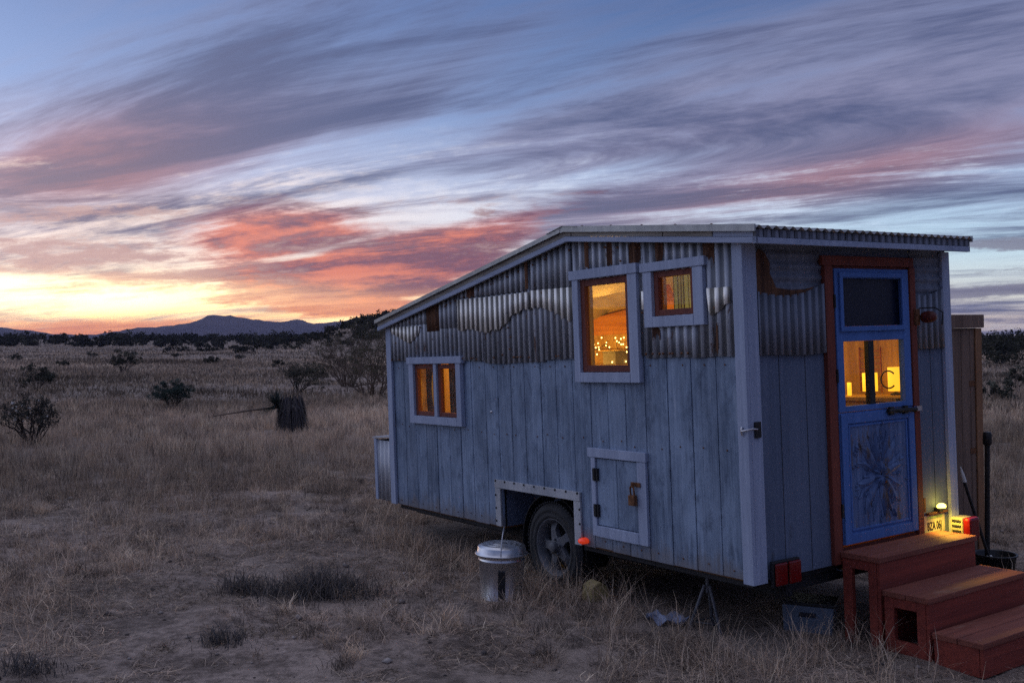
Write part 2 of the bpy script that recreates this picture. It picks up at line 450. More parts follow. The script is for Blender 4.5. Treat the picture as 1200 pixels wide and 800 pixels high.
# trailer frame (needed to keep grass out of the wheel, the steps and so on)
TM = Matrix(((0.8260316, -0.5624728, -0.0360021, 1.5081310), (0.5630365, 0.8264010, 0.0071642, 6.4), (0.0257225, -0.0261884, 0.9993260, EYE-1.5025132), (0, 0, 0, 1)))
TI = TM.inverted()
def tloc(x, y, z=0.):
    m = np.array(TI); return m[0, 0]*x+m[0, 1]*y+m[0, 2]*z+m[0, 3], m[1, 0]*x+m[1, 1]*y+m[1, 2]*z+m[1, 3]
STRAW = [(.76, .57, .40), (.66, .48, .33), (.80, .65, .48), (.52, .38, .28), (.62, .48, .37), (.40, .30, .23)]
DULL = [(.31, .24, .19), (.22, .175, .145), (.40, .31, .24), (.17, .14, .118), (.50, .39, .30)]
def sample(n, d0, d1, half, power=1.):
    """points in a wedge around the view, uniform in depth**power"""
    u = rng.random(n); d = (d0**power+u*(d1**power-d0**power))**(1/power); a = rng.uniform(-half, half, n)
    return d*np.sin(a), d*np.cos(a)
def clear(x, y):
    X, Y = tloc(x, y)
    bad = (X > .72) & (X < 1.98) & (Y > -1.12) & (Y < .05)                     # steps
    bad |= (X > .0) & (X < 2.3) & (Y > -.02) & (Y < 5.2) & (rng.random(len(x)) > .03)  # shaded floor under the trailer
    bad |= np.hypot(x+.08, y-7.88) < .21                                      # pail
    bad |= np.hypot(x-4.05, y-8.6) < .2
    bad |= (X > .0) & (X < .3) & (Y > 1.8) & (Y < 2.6)
    return ~bad
def grass():
    P = []
    # flat litter and trampled straw close by
    x, y = sample(130000, 4.2, 15, .60, 1.5); k = clear(x, y) & (vnoise(x, y, .7, 21)*.5+vnoise(x, y, .17, 22)*.5 + (vnoise(x, y, 1.9, 43)-.5)*.35 > .46); x, y = x[k], y[k]; n = len(x)
    P.append(blades(x, y, height(x, y)-.002, rng.uniform(.01, .05, n), rng.uniform(.0035, .008, n), rng.uniform(.05, .19, n), palette(n, STRAW+DULL+DULL+DULL, .4)*(.45+1.0*vnoise(x, y, .5, 41))[:, None]))
    # short tufts
    cx, cy = sample(11000, 4.2, 17, .60, 1.5); k = clear(cx, cy) & (vnoise(cx, cy, 1.1, 23)*.6+vnoise(cx, cy, .3, 24)*.4 + (vnoise(cx, cy, 2.1, 44)-.5)*.4 > .47); cx, cy = cx[k], cy[k]
    m = rng.integers(8, 26, len(cx)); x = np.repeat(cx, m)+rng.normal(0, .035, m.sum()); y = np.repeat(cy, m)+rng.normal(0, .035, m.sum())
    hs = np.repeat(rng.uniform(.04, .15, len(cx)), m); tb = np.repeat(palette(len(cx), STRAW+DULL+DULL+DULL, .35), m, 0); n = len(x)
    P.append(blades(x, y, height(x, y)-.003, hs*rng.uniform(.5, 1.2, n), rng.uniform(.003, .0062, n), hs*rng.uniform(.3, 1.5, n), tb*rng.uniform(.75, 1.25, (n, 1))))
    # tall loose stalks in drifts, and round the trailer's skirts
    cx, cy = sample(2600, 4.6, 16, .60, 1.4); k = clear(cx, cy) & (vnoise(cx, cy, 1.6, 25)*.7+vnoise(cx, cy, .4, 26)*.3 > .56); cx, cy = cx[k], cy[k]
    s = rng.uniform(0, 1, 190); s = np.where(rng.random(190) < .6, .35+.65*s, s); wx, wy = -.10+rng.normal(0, .13, 190), s*5.2-.2
    ex, ey = rng.uniform(-.3, .8, 36), rng.normal(-.15, .2, 36)
    mm = np.array(TM); lx = np.concatenate([wx, ex]); ly = np.concatenate([wy, ey])
    gx = mm[0, 0]*lx+mm[0, 1]*ly+mm[0, 2]*(-.45)+mm[0, 3]; gy = mm[1, 0]*lx+mm[1, 1]*ly+mm[1, 2]*(-.45)+mm[1, 3]
    kk = (np.hypot(gx+.08, gy-7.88) > .22); gx, gy = gx[kk], gy[kk]
    cx = np.concatenate([cx, gx]); cy = np.concatenate([cy, gy])
    m = rng.integers(4, 14, len(cx)); x = np.repeat(cx, m)+rng.normal(0, .04, m.sum()); y = np.repeat(cy, m)+rng.normal(0, .04, m.sum())
    hs = np.repeat(rng.uniform(.12, .34, len(cx)), m); n = len(x)
    P.append(blades(x, y, height(x, y)-.003, hs*rng.uniform(.5, 1.15, n), rng.uniform(.003, .0055, n), hs*rng.uniform(.1, 1.0, n), palette(n, STRAW+STRAW+DULL)))
    # knee-high grass of the middle distance
    cx, cy = sample(19000, 11.5, 34, .60, 1.5); dens = vnoise(cx, cy, 3.5, 27)*.6+vnoise(cx, cy, 1.0, 28)*.4
    k = clear(cx, cy) & (dens + sstep(np.hypot(cx, cy), 11, 17)*.22 > .47); cx, cy = cx[k], cy[k]; dens = dens[k]
    m = rng.integers(9, 22, len(cx)); x = np.repeat(cx, m)+rng.normal(0, .08, m.sum()); y = np.repeat(cy, m)+rng.normal(0, .08, m.sum())
    hs = np.repeat(rng.uniform(.14, .34, len(cx))*(.6+.8*dens)*(.65+.35*sstep(np.hypot(cx, cy), 12, 18)), m); n = len(x); d = np.hypot(x, y)
    tone = np.repeat(palette(len(cx), STRAW+STRAW+DULL, .3)*(.55+.8*vnoise(cx, cy, 6, 29))[:, None], m, 0)
    P.append(blades(x, y, height(x, y)-.01, hs*rng.uniform(.5, 1.2, n), d*.00034*rng.uniform(.7, 1.4, n), hs*rng.uniform(.1, .6, n), tone*rng.uniform(.75, 1.25, (n, 1))))
    # far plain: coarse tufts
    for N, d0, d1, pw, spk, h0, h1 in ((17000, 29, 95, 1.3, .0075, .14, .32), (13000, 85, 290, 1.2, .008, .16, .34)):
        cx, cy = sample(N, d0, d1, .66, pw); dens = vnoise(cx, cy, 16, 30)*.5+vnoise(cx, cy*2.4, 5, 31)*.5; k = dens > .30; cx, cy = cx[k], cy[k]; dens = dens[k]
        m = rng.integers(6, 13, len(cx)); sp = np.repeat(np.hypot(cx, cy)*spk, m); x = np.repeat(cx, m)+rng.normal(0, 1, m.sum())*sp; y = np.repeat(cy, m)+rng.normal(0, 2, m.sum())*sp
        n = len(x); d = np.hypot(x, y); band = .35+1.0*vnoise(cx, cy*2.5, 20, 32)*vnoise(cx+9, cy*1.3, 8, 33)*2*(.55+.45*sstep(np.abs(np.hypot(cx, cy)-52), 4, 26))
        tone = np.repeat(palette(len(cx), STRAW+DULL+DULL, .25)*band[:, None], m, 0)
        P.append(blades(x, y, height(x, y)-.02, np.repeat(rng.uniform(h0, h1, len(cx))*(.5+dens), m)*rng.uniform(.5, 1.2, n), d*.0008*rng.uniform(.6, 1.4, n), .14*rng.uniform(.3, 1.6, n), tone))
    co, fs, tc = join(P)
    o = raw_mesh('dry_grass', co, fs, tc, M['grass'])
    tag(o, 'dry straw coloured grass and litter covering the plain around the trailer', 'grass', kind='stuff')
grass()

def leaf_cloud(name, centers, sizes, per, leaf, cols, squash=.8, parent=None, mat=None, dark=.35, up=0.):
    """leaf-sized quads scattered through clumps; tint differs clump by clump"""
    C = np.asarray(centers, float); S = np.asarray(sizes, float); m = len(C)
    tone = palette(m, cols, dark)
    idx = np.repeat(np.arange(m), per); n = len(idx)
    v = rng.normal(0, 1, (n, 3)); v /= np.linalg.norm(v, axis=1, keepdims=True); v *= rng.random((n, 1))**.45
    p = C[idx]+v*S[idx][:, None]*np.array([1, 1, squash])
    l = np.broadcast_to(np.asarray(leaf, float), (m,))[idx]*rng.uniform(.6, 1.4, n)
    a = rng.normal(0, 1, (n, 3)); a[:, 2] += up; a /= np.linalg.norm(a, axis=1, keepdims=True)
    b = np.cross(a, rng.normal(0, 1, (n, 3))); b /= np.linalg.norm(b, axis=1, keepdims=True)
    co = np.stack([p-a*l[:, None], p+b*l[:, None]*.45, p+a*l[:, None], p-b*l[:, None]*.45], 1).reshape(-1, 3)
    q = np.arange(n)[:, None]*4+np.arange(4)[None]
    tc = np.repeat(tone[idx]*rng.uniform(.7, 1.3, (n, 1)), 4, 0)
    o = raw_mesh(name, co, [q], tc, mat or M['leaf'])
    if parent: o.parent = parent
    return o
WOODGREEN = [(.040, .044, .036), (.055, .056, .043), (.032, .034, .032), (.07, .066, .052)]
DARKGREEN = [(.075, .078, .062), (.10, .098, .075), (.055, .056, .05), (.12, .108, .085)]

# ------------------------------------------------------------------ far woodland (one mass)
def woodland():
    cs = []; ss = []; lf = []
    n = 2300; a = rng.uniform(-.66, .66, n); d = rng.uniform(268, 400, n); x = d*np.sin(a); y = d*np.cos(a)
    for X, Y, D in zip(x, y, d):
        hgt = random.choice((.8, 1.0, 1.2, 1.5, 2.2))*random.uniform(.8, 1.2); z = hz(X, Y)
        for k in range(5):
            cs.append((X+random.gauss(0, hgt*.5), Y+random.gauss(0, hgt*.4), z+hgt*random.uniform(.15, .85))); ss.append(hgt*random.uniform(.38, .68)); lf.append(.34)
    for i in range(330):                                  # bushes on the knoll
        X, Y = random.gauss(-23, 15), random.gauss(206, 15); z = hz(X, Y); h = random.uniform(.6, 1.5)
        for k in range(4): cs.append((X+random.gauss(0, h*.5), Y+random.gauss(0, h*.4), z+h*random.uniform(.2, .8))); ss.append(h*random.uniform(.35, .6)); lf.append(.24)
    for i in range(260):                                  # thicket beyond the cabinet
        X, Y = random.uniform(14, 75), random.uniform(66, 115); z = hz(X, Y); h = random.uniform(1.0, 2.3)
        for k in range(8): cs.append((X+random.gauss(0, h*.5), Y+random.gauss(0, h*.45), z+h*random.uniform(.1, .9))); ss.append(h*random.uniform(.28, .5)); lf.append(.13)
    o = leaf_cloud('far_woodland', cs, ss, 28, lf, WOODGREEN, .75)
    tag(o, 'dark scrubby woodland along the foot of the sunset hills', 'woodland', kind='stuff')
woodland()
def pebbles():
    n = 900; x, y = sample(n, 4.6, 14, .6, 1.3); k = clear(x, y); x, y = x[k], y[k]; n = len(x)
    ico = np.array([(0, 0, 1), (.9, 0, .2), (.25, .85, .25), (-.7, .5, .15), (-.7, -.5, .3), (.3, -.85, .2), (.0, .0, -.5)])
    tri = np.array([(0, 1, 2), (0, 2, 3), (0, 3, 4), (0, 4, 5), (0, 5, 1), (6, 2, 1), (6, 3, 2), (6, 4, 3), (6, 5, 4), (6, 1, 5)])
    sz = rng.lognormal(-4.35, .55, n); a = rng.random(n)*6.28; j = 1+rng.normal(0, .18, (n, 7, 3))
    p = ico[None]*j*sz[:, None, None]*np.array([1, 1, .65]); c, s_ = np.cos(a)[:, None], np.sin(a)[:, None]
    co = np.stack([p[:, :, 0]*c-p[:, :, 1]*s_+x[:, None], p[:, :, 0]*s_+p[:, :, 1]*c+y[:, None], p[:, :, 2]+height(x, y)[:, None]+sz[:, None]*.1], -1).reshape(-1, 3)
    o = raw_mesh('pebbles', co, [(np.arange(n)[:, None, None]*7+tri[None]).reshape(-1, 3)], np.repeat(palette(n, [(.36, .31, .28), (.24, .2, .18), (.14, .12, .11), (.45, .4, .36)]), 7, 0), M['grass'])
    tag(o, 'scattered pebbles on the bare dirt in the foreground', 'pebbles', kind='stuff')
pebbles()

# ------------------------------------------------------------------ plants
def at(px, py):
    """ground point seen at a given spot, worked out once for the plain at z = 0"""
    d = EYE*1201.85/(py-400); return (px-600)/1201.85*d, d
def twigs(b, base, direction, length, r, depth, spread=.55, tips=None):
    p = Vector(base); d = Vector(direction).normalized(); pts = [p.copy()]; rs = [r]
    for k in range(3):
        d = (d+Vector((random.gauss(0, .16), random.gauss(0, .16), random.gauss(.02, .10)))).normalized()
        p = p+d*length/3; pts.append(p.copy()); rs.append(r*(1-.2*(k+1)))
    b.tube(pts, rs, 4 if depth < 2 else 5, cap=False)
    if depth == 0:
        if tips is not None: tips.append(p)
        return
    for k in range(random.choice((2, 3, 3))):
        nd = (d+Vector((random.gauss(0, spread), random.gauss(0, spread), random.gauss(.05, spread*.6)))).normalized()
        twigs(b, pts[random.choice((2, 3))], nd, length*random.uniform(.6, .85), r*.5, depth-1, spread, tips)
def shrub(kind, x, y, w, h, label, cat='shrub', stems=7, depth=2, leaf=.03, per=30, cols=DARKGREEN, clump=.16, bark='darkbark', group=None, lean=0.):
    root = empty(kind, loc=(x, y, hz(x, y)-.01)); tag(root, label, cat, group)
    b = MB(); tips = []
    for k in range(stems):
        a = 2*math.pi*k/stems+random.uniform(-.3, .3); s = random.uniform(.2, 1)*w/(2*h)
        twigs(b, (math.cos(a)*w*.05, math.sin(a)*w*.05, 0), (math.cos(a)*s*1.1+lean, math.sin(a)*s*1.1, .9), h*random.uniform(.42, .62), max(.006, h*.022), depth, .5, tips)
    b.build('branch', M[bark], root, recalc=False)
    if per:
        o = leaf_cloud('foliage', [tuple(t) for t in tips], [clump*random.uniform(.6, 1.3)*min(w, h) for t in tips], per, leaf, cols, .8, root)
    return root

# mesquite beside the trailer's far end
x, y = at(437, 466)
shrub('mesquite_tree', x, y, 4.2, 1.75, 'bare spreading mesquite with sparse olive leaves just left of the trailer', 'tree', 15, 4, .03, 5, [(.085, .085, .05), (.11, .10, .06), (.06, .06, .04)], .10, 'bark')
x, y = at(408, 452)
shrub('mesquite_tree', x, y, 4.6, 1.9, 'smaller bare brown brush tree left of the spreading mesquite', 'tree', 16, 3, .03, 14, [(.12, .10, .075), (.09, .08, .06), (.15, .125, .09)], .10, 'bark')
x, y = at(452, 446)
shrub('mesquite_tree', x, y, 5.0, 2.3, 'bare brown brush tree half hidden behind the trailer end', 'tree', 16, 3, .03, 14, [(.12, .10, .075), (.09, .08, .06), (.15, .125, .09)], .10, 'bark')
x, y = at(351, 458)
shrub('dark_shrub', x, y, 1.7, 1.0, 'dark windswept leafless shrub behind the shaggy yucca', 'shrub', 15, 3, .03, 16, DARKGREEN, .12, lean=.45)
x, y = at(202, 481)
shrub('juniper_shrub', x, y, .8, .72, 'compact dark green juniper shrub alone in the pale grass', 'shrub', 12, 2, .015, 150, [(.06, .09, .08), (.08, .105, .09), (.05, .07, .065)], .15)
x, y = at(44, 461)
shrub('round_bush', x, y, .95, .75, 'small round dark bush behind the flowering plant at the left', 'shrub', 9, 2, .035, 40, DARKGREEN, .16)
x, y = at(145, 438)
shrub('spreading_bush', x, y, 2.1, 1.15, 'wide low vase shaped bush far out on the plain', 'shrub', 11, 2, .05, 22, DARKGREEN, .14)
x, y = at(427, 412)
shrub('knoll_bush', -23.5, 165, 3.4, 3.0, 'rounded dark bush at the foot of the knoll left of the roof', 'shrub', 9, 2, .12, 60, DARKGREEN, .2)
for px, py, w, h in [(247, 429, 1.2, .7), (386, 421, 1.2, .7), (325, 431, 1.0, .6), (108, 418, 1.8, 1.0), (155, 417, 2.0, 1.1), (18, 424, 1.6, .8), (205, 418, 1.6, .8), (281, 420, 1.8, .8), (398, 431, 1.4, .8), (74, 432, 1.3, .6), (1172, 470, 1.2, .7), (1192, 452, 1.4, .8)]:
    x, y = at(px, py)
    shrub('plain_bush', x, y, w, h, 'small dark bush dotted on the distant grassy plain', 'shrub', 6, 1, .07, 34, DARKGREEN, .24, group='small bushes dotted across the plain')
# dark clumps of dead grass in the foreground
def clump(px, py, w, d, h, n, label):
    x, y = at(px, py); bx = rng.normal(0, w*.42, n); by = rng.normal(0, d*.42, n)
    r = np.exp(-(bx/w)**2-(by/d)**2); hh = h*(.35+.75*r)*rng.uniform(.5, 1.15, n); gx, gy = x+bx, y+by
    co, q, t3, tc = blades(gx, gy, height(gx, gy)-.004, hh, rng.uniform(.004, .009, n), hh*rng.uniform(.2, 1.3, n), palette(n, [(.13, .12, .12), (.09, .088, .09), (.17, .15, .14), (.26, .21, .17)], .35))
    o = raw_mesh('dead_grass_clump', co, [q, t3], tc, M['grass']); tag(o, label, 'grass clump')
clump(372, 700, .55, .34, .24, 1050, 'wide dark clump of dead grass left of the pail')
clump(286, 694, .26, .2, .20, 320, 'small dark clump of dead grass left of the widest clump')
clump(262, 750, .22, .18, .15, 180, 'low dark clump of dead grass near the bottom of the photo')
clump(30, 786, .3, .2, .13, 240, 'dark clump of dead grass in the bottom left corner')

# flowering plant at the left edge
x, y = at(38, 522)
root = shrub('flowering_shrub', x, y, 1.1, .80, 'straggly dark shrub with pale fluffy seed heads at the left edge', 'shrub', 20, 2, .022, 20, [(.07, .07, .06), (.05, .05, .045), (.1, .09, .08)], .13)
pos = []
for k in range(26):
    c = Vector((random.gauss(-.12, .2), random.gauss(-.1, .15), random.uniform(.45, .85)))
    pos.append(Matrix.Translation(c))
pieces('seed_head', MB().lathe([(.001, -.02), (.02, -.008), (.024, .006), (.012, .02), (.001, .024)], 7), plain('pale_seed_fluff', (.55, .52, .48), .9), root, pos)

# yucca with its skirt of dead leaves and a fallen flower stalk
x, y = at(342, 507)
yu = tag(empty('shaggy_yucca', loc=(x, y, hz(x, y)-.02)), 'shaggy yucca with a dark skirt of dead leaves and leaning stalk', 'yucca')
b = MB(); b.tube([(0, 0, 0), (.02, 0, .35), (-.03, 0, .68)], [.22, .2, .15], 10); b.build('trunk', M['darkbark'], yu)
def spikes(name, c, n, ln, wid, cols, dz0, dz1, bias=(0, 0), parent=None, rad=.0, hang=False):
    co = []; q = []; tc = []; o = 0
    for k in range(n):
        a = random.uniform(0, 2*math.pi); e = random.uniform(dz0, dz1); l = ln*random.uniform(.7, 1.15)
        d = Vector((math.cos(a)*math.cos(e)+bias[0], math.sin(a)*math.cos(e)+bias[1], math.sin(e))).normalized()
        s = d.cross(Vector((0, 0, 1)));  s = s.normalized() if s.length > .01 else Vector((1, 0, 0))
        b0 = Vector(c)+Vector((math.cos(a)*rad, math.sin(a)*rad, random.uniform(-.28, .2) if hang else 0))
        mid = b0+d*l*.5+Vector((0, 0, -.03*l)); tip = b0+d*l+Vector((0, 0, -.14*l))
        cc = random.choice(cols); w = wid*random.uniform(.7, 1.2)
        co += [b0-s*w/2, b0+s*w/2, mid+s*w*.4, mid-s*w*.4, tip]; q.append((o, o+1, o+2, o+3)); tc += [cc]*5
        q.append((o+3, o+2, o+4, o+4)); o += 5
    faces4 = np.array([f for f in q if len(set(f)) == 4]); faces3 = np.array([f[:3] for f in q if len(set(f)) == 3])
    ob = raw_mesh(name, np.array([tuple(v) for v in co]), [faces4, faces3], np.array(tc), M['leaf'])
    ob.parent = parent; return ob
spikes('dead_leaf_skirt', (0, 0, .62), 900, .5, .02, [(.10, .09, .095), (.07, .064, .07), (.14, .125, .115)], -1.5, -1.15, parent=yu, rad=.22, hang=True)
spikes('dead_leaf_crown', (0, 0, .66), 260, .34, .022, [(.10, .09, .095), (.07, .064, .07), (.15, .13, .12)], -1.1, -.1, parent=yu, rad=.10)
spikes('leaf_rosette', (-.32, -.05, .62), 260, .5, .018, [(.05, .065, .06), (.07, .08, .07), (.035, .045, .045)], -.5, 1.2, (-.25, 0), yu)
MB().tube([(-.3, -.02, .56), (-.9, -.05, .50), (-1.65, -.1, .38)], [.028, .022, .012], 6).build('stalk', M['bark'], yu)

for nm, px, py, s, lb in [('flat_stone', 208, 556, .30, 'pale flat stone lying in a bare patch of grass'), ('low_rock', 105, 502, .34, 'dark low rock half hidden in the far grass')]:
    x, y = at(px, py); b = MB(); rows = []
    for i in range(9):
        t = i/8*math.pi/2; row = []
        for k in range(19):
            a = 2*math.pi*k/18; rr = s*math.cos(t)**.6*(1+.18*math.sin(a*2+1)+.1*math.sin(a*5))
            row.append((x+rr*math.cos(a), y+rr*.7*math.sin(a), hz(x, y)-.05+s*.22*math.sin(t)*(1+.15*math.sin(3*a))))
        rows.append(row)
    b.grid(rows, True); tag(b.build(nm, M['stone'] if nm == 'flat_stone' else M['darkbark']), lb, 'rock')

# ------------------------------------------------------------------ the trailer
W, L = 2.163, 4.79
YR = 1.69                                                 # where the roof breaks
def top(y): return 2.14+.188*y/YR if y <= YR else 2.328-(2.328-1.776)*(y-YR)/(L-YR)
T = empty('house_trailer', matrix=TM)
tag(T, 'handmade blue wooden house trailer with rusty tin upper walls and glowing windows', 'trailer')
WIN = [(3.445, 4.232, .905, 1.392), (1.05, 1.615, 1.315, 2.005), (.40, .797, 1.697, 2.0)]
WELL = (1.795, 2.81, -.1, .33)
HATCH = (1.04, 1.507, .175, .68)
def columns(b, spans, holes, f):
    """f(b, a0, a1, z0, z1) is called for each piece of the spans left outside the holes"""
    for a0, a1, z0, z1 in spans:
        cuts = sorted({a0, a1} | {h for H in holes for h in H[:2] if a0 < h < a1})
        for c0, c1 in zip(cuts, cuts[1:]):
            seg = [(z0, z1)]; mid = (c0+c1)/2
            for H in holes:
                if H[0] < mid < H[1]:
                    nx = []
                    for s0, s1 in seg:
                        if H[3] <= s0 or H[2] >= s1: nx.append((s0, s1)); continue
                        if H[2] > s0: nx.append((s0, H[2]))
                        if H[3] < s1: nx.append((H[3], s1))
                    seg = nx
            for s0, s1 in seg: f(b, c0, c1, s0, s1)
# siding boards
b = MB(); spans = []; yy = .062
while yy < L-.02:
    w = random.choice((.2, .215, .23)); y1 = min(yy+w, L-.005); spans.append((yy, y1-.0075, random.uniform(-.006, .004), 1.44)); yy += w
spans.append((.008, .055, 0, 1.44))
for sp in spans:
    off = random.uniform(-.002, .002)
    columns(b, [sp], WIN+[WELL, HATCH], lambda b, a0, a1, z0, z1: b.box(off, .024, a0, a1, z0, z1))
b.build('board_siding', M['siding'], T, bevel=.0025)
pieces('siding_nail', MB().lathe([(.001, .0035), (.006, .0025), (.0065, 0)], 6), M['rustiron'], T, [Matrix.Translation((-.003, (sp[0]+sp[1])/2+random.uniform(-.05, .05), z)) @ Matrix.Rotation(-math.pi/2, 4, 'Y') for sp in spans for z in (.055+random.uniform(-.01, .01), 1.36, .80+random.uniform(-.02, .02)) if not any(H[0]-.1 < (sp[0]+sp[1])/2 < H[1]+.1 and H[2]-.1 < z < H[3]+.1 for H in WIN+[WELL, HATCH])])
b = MB(); nb_ = 80; ye = [.01+(L-.02)*i/nb_ for i in range(nb_+1)]
columns(b, [(ye[i], ye[i+1], .002, max(top(ye[i]), top(ye[i+1]))) for i in range(nb_)], WIN+[WELL, HATCH], lambda b, a0, a1, z0, z1: b.box(.026, .04, a0, a1, z0, z1)); b.build('backing_sheet', M['black'], T)

def corrugated(b, a0, a1, zb, zt, x, holes=(), pitch=.078, amp=.0088, axis=1, ph=0., slant=0.):
    """vertical ribbed sheet in the plane x (axis=1) or y (axis=0); zb, zt are functions of the running coordinate"""
    n = max(2, int((a1-a0)/(pitch/8))); ys = [a0+(a1-a0)*i/n for i in range(n+1)]
    for i in range(n):
        mid = (ys[i]+ys[i+1])/2; seg = [(zb(mid), zt(mid))]
        for H in holes:
            if H[0] < mid < H[1]:
                nx = []
                for s0, s1 in seg:
                    if H[3] <= s0 or H[2] >= s1: nx.append((s0, s1)); continue
                    if H[2] > s0: nx.append((s0, H[2]))
                    if H[3] < s1: nx.append((H[3], s1))
                seg = nx
        for s0, s1 in seg:
            if s1-s0 < .002: continue
            pts = []
            full = (abs(s0-zb(mid)) < 1e-6, abs(s1-zt(mid)) < 1e-6)
            for yv, second in ((ys[i], 0), (ys[i+1], 1)):
                o = amp*math.cos(2*math.pi*(yv+ph)/pitch)
                z0 = zb(yv) if full[0] else s0; z1 = zt(yv) if full[1] else s1
                q0 = (x+o, yv, z0) if axis == 1 else (yv, x+o, z0); q1 = (x+o, yv, z1) if axis == 1 else (yv, x+o, z1)
                pts.append((q0, q1))
            b.add([pts[0][0], pts[1][0], pts[1][1], pts[0][1]], [(0, 1, 2, 3)], True)
def weld(o):
    import bmesh
    m = bmesh.new(); m.from_mesh(o.data); bmesh.ops.remove_doubles(m, verts=m.verts, dist=1e-5); bmesh.ops.recalc_face_normals(m, faces=m.faces); m.to_mesh(o.data); m.free(); return o
def interp(pts):
    xs = [p[0] for p in pts]; zs = [p[1] for p in pts]
    return lambda v: float(np.interp(v, xs, zs))
edges = [(.062, .90, 1.41, 0), (.90, 1.72, 1.425, .003), (1.72, 2.10, 1.418, .006), (2.10, 2.99, 1.392, 0), (2.99, 3.62, 1.415, .004), (3.62, 4.715, 1.428, .007)]
for k, (a0, a1, zb, dx) in enumerate(edges):
    jig = [random.uniform(-.006, .006) for _ in range(6)]
    pz = interp([(a0+(a1-a0)*i/5, zb+jig[i]) for i in range(6)])
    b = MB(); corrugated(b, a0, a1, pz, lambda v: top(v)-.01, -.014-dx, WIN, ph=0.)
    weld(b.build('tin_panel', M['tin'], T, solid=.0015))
# the upper, separately lapped sheets and rusted pieces
for a0, a1, z0f, mt in [(1.72, 2.26, lambda v: 1.955, 'tin'), (2.30, 3.36, lambda v: 1.975, 'tin'), (3.40, 3.72, lambda v: 1.72, 'tin'), (3.73, 3.97, lambda v: 1.70, 'rusty'), (3.98, 4.70, lambda v: 1.775, 'tin')]:
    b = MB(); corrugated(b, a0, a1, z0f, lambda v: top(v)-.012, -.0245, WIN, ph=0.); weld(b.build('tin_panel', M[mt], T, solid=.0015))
for a0, a1, z0, z1 in [(1.50, 1.56, 2.085, 2.32), (1.23, 1.28, 2.09, 2.28), (.92, 1.04, 2.085, 2.25), (.70, .78, 2.07, 2.235), (.22, .32, 2.03, 2.165), (.74, .82, 1.55, 1.615), (2.28, 2.33, 1.965, 2.225), (3.10, 3.22, 1.95, 2.07), (.20, .235, 1.43, 1.6)]:
    b = MB(); j = [random.uniform(-.035, .05) for _ in range(9)]
    corrugated(b, a0, a1, interp([(a0+(a1-a0)*i/8, z0+j[i]) for i in range(9)]), lambda v: min(z1+j[int((v-a0)/(a1-a0)*5.9)], top(v)-.015), -.0195 if a0 < 1.7 else -.029, (), ph=0.); weld(b.build('rust_patch', M['rusty'], T))
# bright strips with torn edges
lo = [(1.69, 1.703), (1.84, 1.733), (2.0, 1.808), (2.15, 1.832), (2.318, 1.833), (2.505, 1.781), (2.70, 1.682), (2.87, 1.652), (3.10, 1.676), (3.38, 1.707)]
lo2 = []
for (a, z), (a2, z2) in zip(lo, lo[1:]):
    for t in np.linspace(0, 1, 9)[:-1]: lo2.append((a+(a2-a)*t, z+(z2-z)*t+random.choice((-.02, -.012, 0, .004, .012, .018))*random.uniform(.5, 1.2)))
hi = interp([(1.69, 1.962), (2.25, 1.972), (2.27, 1.962), (2.8, 1.960), (3.38, 1.965)])
for a0, a1, dx in [(1.69, 2.28, 0), (2.27, 2.42, .008), (2.41, 3.38, .003)]:
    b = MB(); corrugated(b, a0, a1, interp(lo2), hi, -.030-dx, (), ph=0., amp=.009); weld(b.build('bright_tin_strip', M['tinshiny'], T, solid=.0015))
for a0, a1, l, h in [(4.09, 4.69, [(4.09, 1.70), (4.16, 1.66), (4.29, 1.595), (4.40, 1.625), (4.69, 1.715)], [(4.09, 1.762), (4.69, 1.766)]), (.085, .275, [(.085, 1.752), (.14, 1.735), (.18, 1.70), (.262, 1.676), (.275, 1.81)], [(.085, 1.852), (.275, 1.855)]), (.88, .935, [(.88, 1.745), (.935, 1.757)], [(.88, 1.875), (.935, 1.882)])]:
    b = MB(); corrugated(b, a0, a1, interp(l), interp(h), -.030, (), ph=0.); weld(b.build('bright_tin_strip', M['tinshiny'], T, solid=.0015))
pos = []
for k in range(90):
    yv = random.uniform(.12, 4.7); zv = random.choice([random.uniform(1.43, top(yv)-.05), 1.44, top(yv)-.06])
    if any(H[0]-.1 < yv < H[1]+.1 and H[2]-.1 < zv < H[3]+.1 for H in WIN): continue
    pos.append(Matrix.Translation((-.022, yv, zv)) @ Matrix.Rotation(math.pi/2, 4, 'Y'))
pieces('roofing_nail', MB().lathe([(.001, -.012), (.007, -.010), (.008, 0)], 6), M['rustiron'], T, pos)

# right wall, far wall, floor, roof structure
b = MB(); b.prism([(.01, 0), (L-.01, 0), (L-.01, top(L)-.005), (YR, top(YR)-.005), (.01, top(0)-.005)], 0, 2.113, 2.162); b.build('right_wall', M['iwood'], T)
MB().box(.045, 2.112, L-.06, L-.012, 0, top(L)-.012).build('far_wall', M['iwood2'], T)
for nm, z0, z1, m in (('floor_deck', -.02, -.004, 'ifloor'), ('underfloor', -.05, -.022, 'undercarriage')):
    MB().box(.045, 2.112, .05, 1.76, z0, z1).box(.37, 2.112, 1.7605, 2.8495, z0, z1).box(.045, 2.112, 2.85, L-.05, z0, z1).build(nm, M[m], T)
b = MB(); columns(b, [(.07, L-.07, .0, 1.74)], WIN+[(1.765, 2.842, -.1, .355)], lambda b, a0, a1, z0, z1: b.box(.085, .1, a0, a1, z0, z1))
for w in WIN[1:]: pass
columns(b, [(.07, 3.2, 1.742, 2.1)], WIN, lambda b, a0, a1, z0, z1: b.box(.085, .1, a0, a1, z0, z1))
b.prism([(.07, 2.102), (2.9, 2.102), (YR, top(YR)-.01), (.07, top(0)-.01)], 0, .085, .1)
b.build('inner_lining', M['iwood'], T)
